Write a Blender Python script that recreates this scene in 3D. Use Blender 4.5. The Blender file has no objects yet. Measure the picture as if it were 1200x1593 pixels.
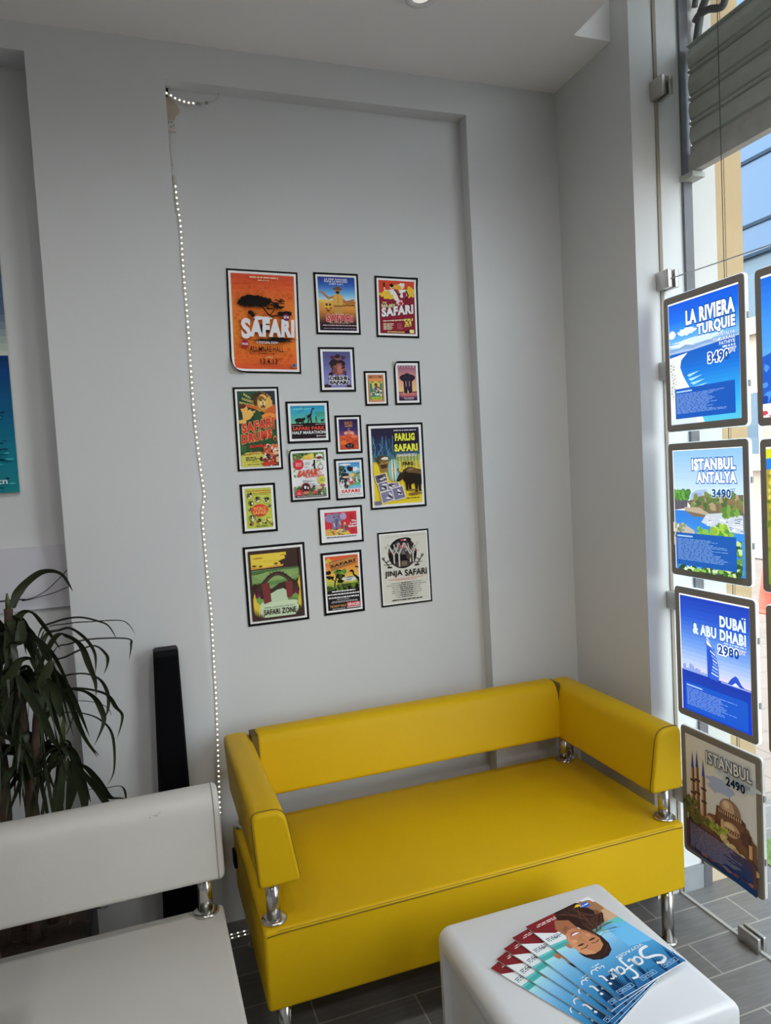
import bpy, bmesh, math, random
from mathutils import Vector, Matrix
C = bpy.context.scene.collection
sc = bpy.context.scene
PI = math.pi
# ------------------------------------------------------------------ camera, world, sun, exposure
F_PX, ROLL, PITCH, YAW = 1116.78, -0.0562935, -0.0607521, 0.3310624
def make_camera():
    cy, sy = math.cos(YAW), math.sin(YAW)
    fwd = Vector((sy*math.cos(PITCH), cy*math.cos(PITCH), math.sin(PITCH)))
    right = Vector((cy, -sy, 0)); up = right.cross(fwd)
    r = math.cos(ROLL)*right + math.sin(ROLL)*up
    u = -math.sin(ROLL)*right + math.cos(ROLL)*up
    m = Matrix((r, u, -fwd)).transposed().to_4x4(); m.translation = (0, 0, 1.6)
    cd = bpy.data.cameras.new('camera'); co = bpy.data.objects.new('camera', cd); C.objects.link(co)
    cd.sensor_fit = 'HORIZONTAL'; cd.sensor_width = 36; cd.lens = F_PX/1200*36; cd.clip_start = .02
    co.matrix_world = m; sc.camera = co
make_camera()
sc.view_settings.view_transform = 'Standard'; sc.view_settings.look = 'None'
sc.view_settings.gamma = 1; sc.view_settings.use_curve_mapping = False
sc.view_settings.exposure = 0.2
sc.cycles.use_denoising = True
sc.cycles.max_bounces = 10; sc.cycles.diffuse_bounces = 6; sc.cycles.transparent_max_bounces = 16
sc.cycles.sample_clamp_indirect = 6
SKY, SUN, LAMP = 5.8, 1.3, 22.0
w = bpy.data.worlds.new('sky'); sc.world = w; w.use_nodes = True
bg = w.node_tree.nodes['Background']; bg.inputs[0].default_value = (.86, .94, 1.0, 1); bg.inputs[1].default_value = SKY
sd = bpy.data.lights.new('sun', 'SUN'); sd.energy = SUN; sd.angle = .02; sd.color = (1, .95, .86)
so = bpy.data.objects.new('sun', sd); C.objects.link(so)
so.rotation_euler = Vector((.62, .12, -.77)).to_track_quat('-Z', 'Y').to_euler()
# ------------------------------------------------------------------ helpers
def lin(c):
    c /= 255.
    return c/12.92 if c <= .04045 else ((c+.055)/1.055)**2.4
def hexc(h):
    h = h.lstrip('#'); return tuple(lin(int(h[i:i+2], 16)) for i in (0, 2, 4))
_M = {}
def mat(name, col, rough=.5, metal=0., noise=0., nscale=20., bump=0., bscale=200., emit=None, spec=.5, coat=0.):
    if name in _M: return _M[name]
    m = bpy.data.materials.new(name); m.use_nodes = True; nt = m.node_tree; b = nt.nodes['Principled BSDF']
    if isinstance(col, str): col = hexc(col)
    b.inputs['Base Color'].default_value = (*col, 1); b.inputs['Roughness'].default_value = rough
    b.inputs['Metallic'].default_value = metal; b.inputs['Specular IOR Level'].default_value = spec
    b.inputs['Coat Weight'].default_value = coat
    if noise or bump:
        tc = nt.nodes.new('ShaderNodeTexCoord')
    if noise:
        n = nt.nodes.new('ShaderNodeTexNoise'); n.inputs['Scale'].default_value = nscale; n.inputs['Detail'].default_value = 5
        nt.links.new(tc.outputs['Object'], n.inputs['Vector'])
        mx = nt.nodes.new('ShaderNodeMix'); mx.data_type = 'RGBA'
        mx.inputs[6].default_value = (*[c*(1-noise) for c in col], 1); mx.inputs[7].default_value = (*[min(1, c*(1+noise)) for c in col], 1)
        nt.links.new(n.outputs['Fac'], mx.inputs[0]); nt.links.new(mx.outputs[2], b.inputs['Base Color'])
    if bump:
        n2 = nt.nodes.new('ShaderNodeTexNoise'); n2.inputs['Scale'].default_value = bscale
        nt.links.new(tc.outputs['Object'], n2.inputs['Vector'])
        bp = nt.nodes.new('ShaderNodeBump'); bp.inputs['Strength'].default_value = bump; bp.inputs['Distance'].default_value = .002
        nt.links.new(n2.outputs['Fac'], bp.inputs['Height']); nt.links.new(bp.outputs[0], b.inputs['Normal'])
    if emit is not None:
        b.inputs['Emission Color'].default_value = (*(hexc(emit[0]) if isinstance(emit[0], str) else emit[0]), 1)
        b.inputs['Emission Strength'].default_value = emit[1]
    _M[name] = m; return m
class MB:
    """collects faces with materials"""
    def __init__(s): s.v = []; s.f = []; s.m = []; s.sm = []
    def add(s, verts, faces, m, smooth=False):
        o = len(s.v); s.v += [tuple(v) for v in verts]
        for f in faces: s.f.append([i+o for i in f]); s.m.append(m); s.sm.append(smooth)
    def from_bm(s, bm, m, smooth=False):
        bm.verts.index_update()
        s.add([v.co[:] for v in bm.verts], [[v.index for v in f.verts] for f in bm.faces], m, smooth); bm.free()
    def box(s, x0, x1, y0, y1, z0, z1, m, bev=0., seg=3, smooth=None):
        bm = bmesh.new(); bmesh.ops.create_cube(bm, size=1)
        for v in bm.verts: v.co = ((x0+x1)/2+v.co.x*(x1-x0), (y0+y1)/2+v.co.y*(y1-y0), (z0+z1)/2+v.co.z*(z1-z0))
        if bev: bmesh.ops.bevel(bm, geom=bm.edges[:], offset=bev, segments=seg, profile=.5, affect='EDGES')
        s.from_bm(bm, m, bool(bev) if smooth is None else smooth)
    def prism(s, pts, axis, a0, a1, m, bev=0., seg=3, smooth=None):
        """pts: 2D outline in the two other axes (order xy, xz or yz)"""
        def P(p, a): return {'x': (a, p[0], p[1]), 'y': (p[0], a, p[1]), 'z': (p[0], p[1], a)}[axis]
        bm = bmesh.new(); n = len(pts)
        A = [bm.verts.new(P(p, a0)) for p in pts]; B = [bm.verts.new(P(p, a1)) for p in pts]
        bm.faces.new(A); bm.faces.new(B[::-1])
        for i in range(n): bm.faces.new((A[i], B[i], B[(i+1) % n], A[(i+1) % n]))
        bmesh.ops.recalc_face_normals(bm, faces=bm.faces[:])
        if bev: bmesh.ops.bevel(bm, geom=bm.edges[:], offset=bev, segments=seg, profile=.5, affect='EDGES')
        s.from_bm(bm, m, bool(bev) if smooth is None else smooth)
    def lathe(s, prof, c, m, n=24):
        """prof: (r,z) list around a vertical axis at c"""
        V = []; Fc = []
        for r, z in prof:
            for k in range(n): a = 2*PI*k/n; V.append((c[0]+r*math.cos(a), c[1]+r*math.sin(a), c[2]+z))
        for i in range(len(prof)-1):
            for k in range(n): Fc.append((i*n+k, i*n+(k+1) % n, (i+1)*n+(k+1) % n, (i+1)*n+k))
        Fc.append(list(range(n))[::-1]); Fc.append([(len(prof)-1)*n+k for k in range(n)])
        s.add(V, Fc, m, True)
    def tube(s, pts, r, m, n=8, closed=False):
        pts = [Vector(p) for p in pts]; V = []; Fc = []; N = len(pts); ref = None
        for i, p in enumerate(pts):
            if closed: t = pts[(i+1) % N]-pts[i-1]
            else: t = pts[min(i+1, N-1)]-pts[max(i-1, 0)]
            t.normalize()
            if ref is None: ref = Vector((0, 0, 1)) if abs(t.z) < .9 else Vector((1, 0, 0))
            u = (ref-t*ref.dot(t)).normalized(); w_ = t.cross(u); ref = u
            rr = r[i] if isinstance(r, (list, tuple)) else r
            for k in range(n): a = 2*PI*k/n; V.append(p+rr*(math.cos(a)*u+math.sin(a)*w_))
        for i in range(N if closed else N-1):
            j = (i+1) % N
            for k in range(n): Fc.append((i*n+k, i*n+(k+1) % n, j*n+(k+1) % n, j*n+k))
        if not closed: Fc.append(list(range(n))[::-1]); Fc.append([(N-1)*n+k for k in range(n)])
        s.add(V, Fc, m, True)
    def obj(s, name, parent=None, base=True):
        me = bpy.data.meshes.new(name); vs = s.v
        if parent is not None:
            off = Vector(parent['_o']); vs = [Vector(v)-off for v in vs]; loc = None
        elif base:
            xs, ys, zs = zip(*vs); loc = Vector(((min(xs)+max(xs))/2, (min(ys)+max(ys))/2, min(zs))); vs = [Vector(v)-loc for v in vs]
        else: loc = Vector((0, 0, 0))
        me.from_pydata([tuple(v) for v in vs], [], s.f)
        ms = []
        for m in s.m:
            if m not in ms: ms.append(m); me.materials.append(m)
        idx = {m: i for i, m in enumerate(ms)}
        for p, m, sm in zip(me.polygons, s.m, s.sm): p.material_index = idx[m]; p.use_smooth = sm
        me.update()
        o = bpy.data.objects.new(name, me); C.objects.link(o)
        if parent is not None: o.parent = parent; o['_o'] = parent['_o']
        else: o.location = loc; o['_o'] = tuple(loc)
        return o
def thing(name, label, cat, loc, group=None):
    o = bpy.data.objects.new(name, None); C.objects.link(o); o.location = loc; o['_o'] = tuple(loc)
    o.empty_display_size = .1
    o['label'] = label; o['category'] = cat
    if group: o['group'] = group
    return o
def tag(o, label, cat, group=None):
    o['label'] = label; o['category'] = cat
    if group: o['group'] = group
    return o
def struct(o): o['kind'] = 'structure'; return o
def smooth_path(pts, k=6):
    P = [Vector(p) for p in pts]; out = []
    for i in range(len(P)-1):
        p0, p1, p2, p3 = P[max(i-1, 0)], P[i], P[i+1], P[min(i+2, len(P)-1)]
        for j in range(k):
            t = j/k
            out.append(.5*((2*p1)+(p2-p0)*t+(2*p0-5*p1+4*p2-p3)*t*t+(3*p1-p0-3*p2+p3)*t**3))
    out.append(P[-1]); return out
# ------------------------------------------------------------------ printed artwork
_TX = {}
def text_geo(s, off=0., sp=0.):
    k = (s, off, sp)
    if k in _TX: return _TX[k]
    cu = bpy.data.curves.new('t', 'FONT'); cu.body = s; cu.size = 1; cu.offset = off; cu.space_character = 1+max(0, sp)*2.2; cu.resolution_u = 3; cu.fill_mode = 'FRONT'
    o = bpy.data.objects.new('t', cu); C.objects.link(o)
    dg = bpy.context.evaluated_depsgraph_get(); me = bpy.data.meshes.new_from_object(o.evaluated_get(dg))
    V = [(v.co.x, v.co.y) for v in me.vertices]; Fc = [list(p.vertices) for p in me.polygons]
    bpy.data.objects.remove(o); bpy.data.curves.remove(cu); bpy.data.meshes.remove(me)
    _TX[k] = (V, Fc); return _TX[k]
ILL = .64
def clip_faces(P, Fc):
    """trim faces to the unit square of the picture area"""
    V = []; F2 = []
    for f in Fc:
        L = [tuple(P[i]) for i in f]
        for ax, lim, sg in ((0, 0, 1), (0, 1, -1), (1, 0, 1), (1, 1, -1)):
            out = []
            for i in range(len(L)):
                a, b = L[i-1], L[i]; da, db = (a[ax]-lim)*sg, (b[ax]-lim)*sg
                if (da >= 0) != (db >= 0): t = da/(da-db); out.append((a[0]+(b[0]-a[0])*t, a[1]+(b[1]-a[1])*t))
                if db >= 0: out.append(b)
            L = out
            if not L: break
        if len(L) >= 3: o = len(V); V += L; F2.append(list(range(o, o+len(L))))
    return V, F2
class Art:
    """flat printed layers; u to the right, v down, both 0..1 over the current area of a W x H sheet"""
    def __init__(s, W, H, emit=0., step=4e-5):
        s.W, s.H, s.emit, s.step = W, H, emit, step; s.L = []; s.n = 0; s.a = (0, 0, 1, 1); s.clip = True; s.ill = ILL; s.rnd = random.Random(int(W*1e4)+int(H*1e5))
    def area(s, u0, v0, u1, v1): s.a = (u0, v0, u1, v1)
    def map(s, p): a = s.a; return (a[0]+p[0]*(a[2]-a[0]), a[1]+p[1]*(a[3]-a[1]))
    def asp(s): a = s.a; return (a[2]-a[0])*s.W/((a[3]-a[1])*s.H)
    def faces(s, P, Fc, col, z=None):
        if z is None: s.n += 1; z = s.n
        if s.clip and s.a != (0, 0, 1, 1) and any(p[0] < -1e-6 or p[0] > 1+1e-6 or p[1] < -1e-6 or p[1] > 1+1e-6 for p in P): P, Fc = clip_faces(P, Fc)
        s.L.append(([s.map(p) for p in P], Fc, col, z))
    def poly(s, P, col): s.faces(P, [list(range(len(P)))], col)
    def rect(s, u0, v0, u1, v1, col): s.poly([(u0, v0), (u1, v0), (u1, v1), (u0, v1)], col)
    def vgrad(s, u0, v0, u1, v1, stops, n=18, skew=0.):
        s.n += 1; z = s.n
        for i in range(n):
            t = (i+.5)/n; k = 0
            while k < len(stops)-2 and stops[k+1][0] < t: k += 1
            (ta, ca), (tb, cb) = stops[k], stops[k+1]; f = min(1, max(0, (t-ta)/(tb-ta+1e-9)))
            A = [int(ca[j:j+2], 16) for j in (1, 3, 5)]; B = [int(cb[j:j+2], 16) for j in (1, 3, 5)]
            c = '#%02x%02x%02x' % tuple(int(round((a+(b-a)*f)/4)*4) if a+(b-a)*f < 250 else 252 for a, b in zip(A, B))
            va, vb = v0+(v1-v0)*i/n, v0+(v1-v0)*(i+1)/n
            s.faces([(u0, va), (u1, va+skew), (u1, vb+skew), (u0, vb)], [[0, 1, 2, 3]], c, z)
    def ell(s, cx, cy, rx, ry, col, n=28, jag=0., rot=0., seed=0):
        r = random.Random(seed+int(cx*999)+int(cy*777)); P = []; A = s.asp()
        for k in range(n):
            t = 2*PI*k/n; q = 1+jag*r.uniform(-1, 1); x, y = rx*q*math.cos(t), ry*q*math.sin(t)
            c, d = math.cos(rot), math.sin(rot); P.append((cx+x*c-y*d/A*1.0, cy+x*d*A+y*c) if rot else (cx+x, cy+y))
        s.poly(P, col)
    def circ(s, cx, cy, r, col, jag=0., n=28, seed=0): s.ell(cx, cy, r, r*s.asp(), col, n, jag, 0, seed)
    def line(s, P, wd, col):
        """polyline of width wd (in u units)"""
        A = s.asp(); Q = [(p[0], p[1]/A) for p in P]; V = []; Fc = []
        for i in range(len(Q)-1):
            (x0, y0), (x1, y1) = Q[i], Q[i+1]; d = math.hypot(x1-x0, y1-y0) or 1e-6; nx, ny = -(y1-y0)/d*wd/2, (x1-x0)/d*wd/2
            ex, ey = (x1-x0)/d*wd*.2, (y1-y0)/d*wd*.2
            o = len(V); V += [(x0+nx-ex, y0+ny-ey), (x1+nx+ex, y1+ny+ey), (x1-nx+ex, y1-ny+ey), (x0-nx-ex, y0-ny-ey)]; Fc.append([o, o+1, o+2, o+3])
        s.n += 1
        for i, f in enumerate(Fc): s.faces([(V[j][0], V[j][1]*A) for j in f], [[0, 1, 2, 3]], col, s.n+(.3*(i % 2)))
        s.n += 1
    def ring(s, cx, cy, r, wd, col, n=20, arc=1., a0=0., sq=1.):
        A = s.asp(); V = []; Fc = []
        m = int(n*arc)
        for k in range(m+1):
            t = a0+2*PI*k/n
            for q in (r-wd/2, r+wd/2): V.append((cx+q*math.cos(t), cy+q*sq*A*math.sin(t)))
        for k in range(m): Fc.append([2*k, 2*k+1, 2*k+3, 2*k+2])
        s.faces(V, Fc, col)
    def text(s, t, u0, v0, u1, v1, col, bold=.02, out=None, ow=.06, skew=0., slant=0., arch=0.):
        """fit the text into the box; skew: v shift across the width; slant: italics"""
        V, Fc = text_geo(t, bold, bold)
        if not V: return
        x0, x1 = min(p[0] for p in V), max(p[0] for p in V); y0, y1 = min(p[1] for p in V), max(p[1] for p in V)
        def T(p):
            a, b = (p[0]-x0)/(x1-x0), (p[1]-y0)/(y1-y0)
            return (u0+(u1-u0)*a+slant*b, v1+(v0-v1)*b+skew*a-arch*4*a*(1-a))
        if out:
            Vo, Fo = text_geo(t, bold+ow, bold); s.faces([T(p) for p in Vo], Fo, out)
        s.faces([T(p) for p in V], Fc, col)
    def lines(s, u0, v0, u1, v1, n, col, fill=.55, skew=0., align='l', seed=1, full=.9):
        """rows of print too small to read"""
        r = random.Random(seed+n); h = (v1-v0)/n; V = []; Fc = []
        for i in range(n):
            L = (u1-u0)*r.uniform(full-.35, full); a = u0 if align == 'l' else (u1-L if align == 'r' else (u0+u1-L)/2); e = a+L
            y = v0+h*i+h*(1-fill)/2
            while a < e-.003:
                b = min(e, a+r.uniform(.03, .11)*(1 if u1-u0 > .3 else .6)); o = len(V)
                ka, kb = skew*(a-u0)/(u1-u0), skew*(b-u0)/(u1-u0)
                V += [(a, y+ka), (b, y+kb), (b, y+h*fill+kb), (a, y+h*fill+ka)]; Fc.append([o, o+1, o+2, o+3]); a = b+.014
        s.faces(V, Fc, col)
    def colmat(s, col):
        key = ('lit_ink_' if s.emit else 'ink_' if s.ill == ILL else 'dim_ink_')+col[1:]
        c = hexc(col)
        if s.emit: return mat(key, tuple(x*.25 for x in c), .35, emit=(c, s.emit))
        return mat(key, tuple(min(.92, x/s.ill) for x in c), .7, spec=.12)
    def mesh(s, name, parent, o, ex, up, n, curl=None, off=0.):
        """o centre, ex/up unit axes, n outward normal; curl=(corner sign x, sign y, depth, radius)"""
        o, ex, up, n = Vector(o), Vector(ex), Vector(up), Vector(n); mb = MB()
        for P, Fc, col, z in s.L:
            m = s.colmat(col); L2 = [((p[0]-.5)*s.W, (.5-p[1])*s.H, z*s.step+off) for p in P]; F2 = Fc
            if curl:
                sx, sy, dep, rad = curl; d = Vector((sx, sy, 0)).normalized(); corner = Vector((sx*s.W/2, sy*s.H/2, 0)).dot(d)
                bm = bmesh.new(); vv = [bm.verts.new(p) for p in L2]
                for f in Fc:
                    try: bm.faces.new([vv[i] for i in f])
                    except ValueError: pass
                for k in range(9):
                    q = d*(corner-dep+dep*k/9); bmesh.ops.bisect_plane(bm, geom=bm.verts[:]+bm.edges[:]+bm.faces[:], plane_co=q, plane_no=d)
                bm.verts.index_update(); L2 = []
                for v in bm.verts:
                    e = v.co.dot(d)-(corner-dep)
                    if e > 0:
                        t = e/rad; q = v.co+d*(rad*math.sin(t)-e); h = v.co.z
                        q = q-d*(h*math.sin(t)); L2.append((q.x, q.y, rad*(1-math.cos(t))+h*math.cos(t)))
                    else: L2.append(v.co[:])
                F2 = [[v.index for v in f.verts] for f in bm.faces]; bm.free()
            mb.add([o+ex*p[0]+up*p[1]+n*p[2] for p in L2], F2, m)
        return mb.obj(name, parent)
# ------------------------------------------------------------------ materials
WALL = mat('white_wall_paint', (.64, .65, .65), .75, noise=.03, nscale=3, bump=.12, bscale=90)
CEIL = mat('ceiling_paint', (.86, .85, .84), .85, noise=.03, nscale=3)
YEL = mat('yellow_leather', (.64, .395, .004), .45, spec=.16, noise=.05, nscale=5, bump=.15, bscale=350)
SEAMY = mat('yellow_stitching', (.12, .07, .004), .7)
WLE = mat('white_leather', (.60, .575, .53), .45, noise=.05, nscale=6, bump=.15, bscale=350)
SEAMW = mat('white_stitching', (.34, .32, .28), .7)
CHR = mat('chrome', (.60, .59, .57), .2, 1.)
STEEL = mat('brushed_steel', (.52, .50, .47), .35, 1.)
BLK = mat('black_lacquer', (.005, .005, .006), .55, spec=.15)
BLKF = mat('black_grille_cloth', (.005, .005, .006), .95, spec=.05, bump=.3, bscale=800)
PLAS = mat('white_plastic', (.74, .75, .76), .3, noise=.02, nscale=8)
PAPER = mat('white_paper', (.86, .86, .84), .7)
BOARD = mat('white_foam_board', (.70, .69, .64), .8)
GREYMET = mat('grey_galvanised', (.14, .14, .15), .55, .3, noise=.35, nscale=25)
def tile_mat(name, c1, c2, grout, length, width, joint=.004, ox=0., oy=0., rough=.45, grain=.25):
    m = bpy.data.materials.new(name); m.use_nodes = True; nt = m.node_tree; b = nt.nodes['Principled BSDF']; b.inputs['Roughness'].default_value = rough
    g = nt.nodes.new('ShaderNodeNewGeometry'); mp = nt.nodes.new('ShaderNodeMapping'); mp.inputs['Location'].default_value = (ox, oy, 0)
    nt.links.new(g.outputs['Position'], mp.inputs['Vector'])
    br = nt.nodes.new('ShaderNodeTexBrick'); br.offset = .5; br.inputs['Scale'].default_value = 1; br.inputs['Brick Width'].default_value = length
    br.inputs['Row Height'].default_value = width; br.inputs['Mortar Size'].default_value = joint/2; br.inputs['Mortar Smooth'].default_value = 0; br.inputs['Bias'].default_value = 0
    br.inputs['Color1'].default_value = (*c1, 1); br.inputs['Color2'].default_value = (*c2, 1); br.inputs['Mortar'].default_value = (*grout, 1)
    nt.links.new(mp.outputs[0], br.inputs['Vector'])
    n = nt.nodes.new('ShaderNodeTexNoise'); n.inputs['Detail'].default_value = 6; n.inputs['Scale'].default_value = 1
    m2 = nt.nodes.new('ShaderNodeMapping'); m2.inputs['Scale'].default_value = (9, 90, 9); nt.links.new(g.outputs['Position'], m2.inputs['Vector']); nt.links.new(m2.outputs[0], n.inputs['Vector'])
    mr = nt.nodes.new('ShaderNodeMapRange'); mr.inputs['To Min'].default_value = 1-grain*1.4; mr.inputs['To Max'].default_value = 1+grain*1.4
    nt.links.new(n.outputs['Fac'], mr.inputs['Value'])
    mx = nt.nodes.new('ShaderNodeMix'); mx.data_type = 'RGBA'; mx.blend_type = 'MULTIPLY'; mx.inputs[0].default_value = 1
    nt.links.new(br.outputs['Color'], mx.inputs[6]); nt.links.new(mr.outputs[0], mx.inputs[7]); nt.links.new(mx.outputs[2], b.inputs['Base Color'])
    bp = nt.nodes.new('ShaderNodeBump'); bp.inputs['Strength'].default_value = .3; bp.inputs['Distance'].default_value = .002; bp.invert = True
    nt.links.new(br.outputs['Fac'], bp.inputs['Height']); nt.links.new(bp.outputs[0], b.inputs['Normal'])
    _M[name] = m; return m
TILE = tile_mat('grey_wood_look_tile', (.165, .157, .152), (.20, .192, .188), (.40, .37, .33), .6, .148, .005, -.685, -.2, .36)
PAVE = tile_mat('beige_pavers', (.22, .175, .145), (.25, .2, .17), (.15, .12, .1), .5, .3, .012, 0, 0, .8, .12)
GLASS = bpy.data.materials.new('clear_glass'); GLASS.use_nodes = True
def _glass():
    nt = GLASS.node_tree; nt.nodes.clear(); o = nt.nodes.new('ShaderNodeOutputMaterial'); t = nt.nodes.new('ShaderNodeBsdfTransparent'); g = nt.nodes.new('ShaderNodeBsdfGlossy')
    t.inputs[0].default_value = (.96, .975, .97, 1); g.inputs['Roughness'].default_value = .02
    lw = nt.nodes.new('ShaderNodeLayerWeight'); lw.inputs[0].default_value = .5
    pw = nt.nodes.new('ShaderNodeMath'); pw.operation = 'POWER'; pw.inputs[1].default_value = 5; nt.links.new(lw.outputs['Facing'], pw.inputs[0])
    f = nt.nodes.new('ShaderNodeMath'); f.operation = 'MULTIPLY_ADD'; f.inputs[1].default_value = .6; f.inputs[2].default_value = .02; nt.links.new(pw.outputs[0], f.inputs[0]); mx = nt.nodes.new('ShaderNodeMixShader')
    nt.links.new(f.outputs[0], mx.inputs[0]); nt.links.new(t.outputs[0], mx.inputs[1]); nt.links.new(g.outputs[0], mx.inputs[2]); nt.links.new(mx.outputs[0], o.inputs[0])
_glass()
# ------------------------------------------------------------------ the room
CZ = 3.03; YB = 2.508; YR = 2.57; XR = 1.661; XG = 1.763; YE = 2.062; WY = -.7
b = MB(); b.box(-3.2, 2.62, -3.5, 2.75, -.12, 0, TILE); struct(b.obj('floor', base=False))
b = MB()
b.box(-.23, .183, YB, 2.75, 0, CZ+.3, WALL); b.box(1.27, XR+.05, YB, 2.75, 0, CZ+.3, WALL)
b.box(.183, 1.27, YB, 2.75, 2.908, CZ+.3, WALL); b.box(.183, 1.27, YR, 2.75, 0, 2.908, WALL)
b.box(-3.2, -.23, 2.62, 2.75, 0, CZ+.3, WALL); b.box(-3.2, -.23, YB, 2.62, 2.945, CZ+.3, WALL)
wb = struct(b.obj('wall_back', base=False))
b = MB()
b.box(XR, XG+.1, YE, 2.75, 0, CZ+.5, WALL); struct(b.obj('wall_right', base=False))
b = MB(); b.box(-3.35, -3.2, -3.5, 2.75, 0, CZ+.3, WALL); struct(b.obj('wall_left', base=False))
b = MB(); b.box(-3.35, 1.9, -3.65, -3.5, 0, CZ+.5, WALL); struct(b.obj('wall_front', base=False))
b = MB()
b.box(-3.35, 1.512, -3.65, 2.75, CZ, CZ+.35, CEIL); b.box(1.512, XG+.1, 2.156, 2.75, CZ, CZ+.35, CEIL)
b.box(1.512, 1.9, -3.65, 2.156, CZ+.32, CZ+.5, CEIL); struct(b.obj('ceiling', base=False))
b = MB(); b.box(1.69, 1.86, -3.5, WY, 0, CZ+.5, WALL); struct(b.obj('wall_light_blocker', base=False))  # unseen wall, added to shorten the window and cut frontal daylight
b = MB(); b.box(XG-.005, XG+.005, WY, YE-.002, .006, CZ+.32, GLASS); wn = struct(b.obj('window_1', base=False))
b = MB(); b.box(XG-.006, XG+.007, YE-.005, YE, .0, CZ+.32, mat('dirty_sealant', (.30, .26, .21), .8)); b.box(XG-.006, XG+.006, -3.5, YE, 0, .006, mat('pale_sealant', (.46, .44, .41), .7))
struct(b.obj('trim_1', base=False))
# peeled plaster and its patch box belong to the recess wall
b = MB(); PPL = mat('bare_plaster', (.50, .42, .32), .9, noise=.15, nscale=30)
b.add([(x, YR-.0008, z) for x, z in [(.183, 2.884), (.204, 2.882), (.223, 2.857), (.23, 2.843), (.228, 2.838), (.221, 2.825), (.217, 2.826), (.211, 2.808), (.186, 2.801)]], [list(range(9))], PPL); b.obj('peeled_plaster', wb)
b = MB(); b.box(.184, .213, YR-.012, YR, 2.768, 2.806, mat('old_white_plastic', (.58, .54, .52), .6), .004)
for x, z in [(.19, 2.795), (.2, 2.797), (.205, 2.786), (.197, 2.781)]: b.box(x-.0015, x+.0015, YR-.0126, YR-.011, z-.0015, z+.0015, BLK)
b.obj('junction_cover', wb)
b = MB(); b.box(.184, .196, YR-.012, YR, 2.885, 2.907, BLK); b.obj('cable_hole', wb)
# grey tile skirting along the end wall, inside and outside
b = MB(); SK = mat('grey_skirting_tile', (.26, .27, .28), .6, noise=.2, nscale=30)
b.box(XG+.008, XG+.1, YE-.01, YE, 0, .088, SK); struct(b.obj('baseboard_right', base=False))
b = MB(); b.box(-3.2, -.232, 2.604, 2.62, 1.2, 1.407, mat('lilac_white_panel', (.60, .59, .64), .6)); struct(b.obj('trim_2', base=False))
# ------------------------------------------------------------------ outside the window
WEX = mat('white_render', (.58, .57, .545), .8, noise=.06, nscale=8, bump=.3, bscale=60)
TAN = mat('tan_render', (.46, .33, .18), .8, noise=.05, nscale=5)
b = MB(); b.box(XG+.133, 2.015, YE+.004, 2.75, .17, 4.2, WEX); b.box(XG+.133, 2.015, YE+.004, 2.75, 0, .17, mat('stained_render', (.60, .48, .34), .9, noise=.25, nscale=18))
b.box(1.9, 2.02, YE+.03, 2.75, 0, 4.2, mat('grey_edge', (.35, .35, .34), .8)); struct(b.obj('trim_3', base=False))
b = MB(); b.box(2.02, 2.14, YE+.01, 2.75, .0, 4.2, TAN); b.box(2.06, 2.063, YE+.008, YE+.0101, 0, 4.2, mat('render_joint', (.4, .3, .18), .9)); struct(b.obj('trim_4', base=False))
b = MB(); b.box(-3.35, 1.66, -3.65, 2.75, 3.53, 6.5, TAN); b.box(1.9, 2.14, -3.65, 2.05, 3.36, 6.5, TAN); b.box(1.66,1.9,-3.65,2.75,3.535,6.5,TAN); struct(b.obj('wall_upper_storey', base=False))
b = MB(); b.box(-14, 40, -30, 40, -.2, -.12, PAVE); struct(b.obj('pavement_ground', base=False))
# rolling shutter in its rail
t = thing('roller_shutter', 'grey metal roller shutter half lowered outside the glass', 'shutter', (1.88, .4, 2.55))
b = MB(); b.box(1.862, 1.898, YE-.012, YE-.001, -.0, 3.36, GREYMET); b.obj('guide_rail', t)
b = MB(); SL = mat('shutter_slats', (.42, .43, .39), .6, 0, noise=.15, nscale=30)
zs = [2.64, 2.72, 2.80, 2.89, 2.975]
for i in range(4):
    z0, z1 = zs[i], zs[i+1]; prof = [(1.889, z0+.004), (1.880, z0+.012), (1.874, (z0+z1)/2), (1.880, z1-.014), (1.886, z1-.01), (1.872, z1-.004), (1.876, z1), (1.895, z1), (1.895, z0+.004)]
    b.prism(prof, 'y', -3.4, YE-.03, SL)
b.obj('slat_curtain', t)
b = MB(); b.prism([(1.868, 2.552), (1.868, 2.61), (1.878, 2.618), (1.878, 2.64), (1.9, 2.64), (1.9, 2.552)], 'y', -3.4, YE-.03, mat('shutter_bottom_bar', (.40, .38, .36), .6, 0, noise=.3, nscale=22)); b.box(1.855, 1.91, 2.0, YE+.02, 2.53, 2.55, SL, .003); b.obj('bottom_bar', t)
# wrought-iron grille above the shutter
t = thing('iron_grille', 'curly dark iron grille above the roller shutter', 'grille', (1.93, 1.2, 2.98))
IR = mat('grey_iron', (.10, .10, .10), .6, .3)
def gcurve(pts): return smooth_path([(1.93, y, z) for y, z in pts], 6)
for k in range(5):
    d = -k*.36; b = MB()
    b.tube(gcurve([(2.05+d, 2.985), (2.03+d, 3.06), (2.02+d, 3.09), (1.99+d, 3.13), (1.975+d, 3.2), (1.97+d, 3.33)]), .013, IR, 8)
    b.tube(gcurve([(2.05+d, 3.07), (2.03+d, 3.082), (1.985+d, 3.075), (1.93+d, 3.05), (1.91+d, 3.08), (1.89+d, 3.13), (1.87+d, 3.2), (1.86+d, 3.33)]), .012, IR, 8)
    b.tube(gcurve([(2.05+d, 3.12), (2.03+d, 3.2), (2.025+d, 3.33)]), .01, IR, 8); b.obj('scroll', t)
b = MB(); b.box(1.918, 1.942, .1, 2.055, 2.962, 2.986, IR); b.box(1.918, 1.942, .1, 2.055, 3.325, 3.35, IR); b.obj('rail', t)
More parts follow.
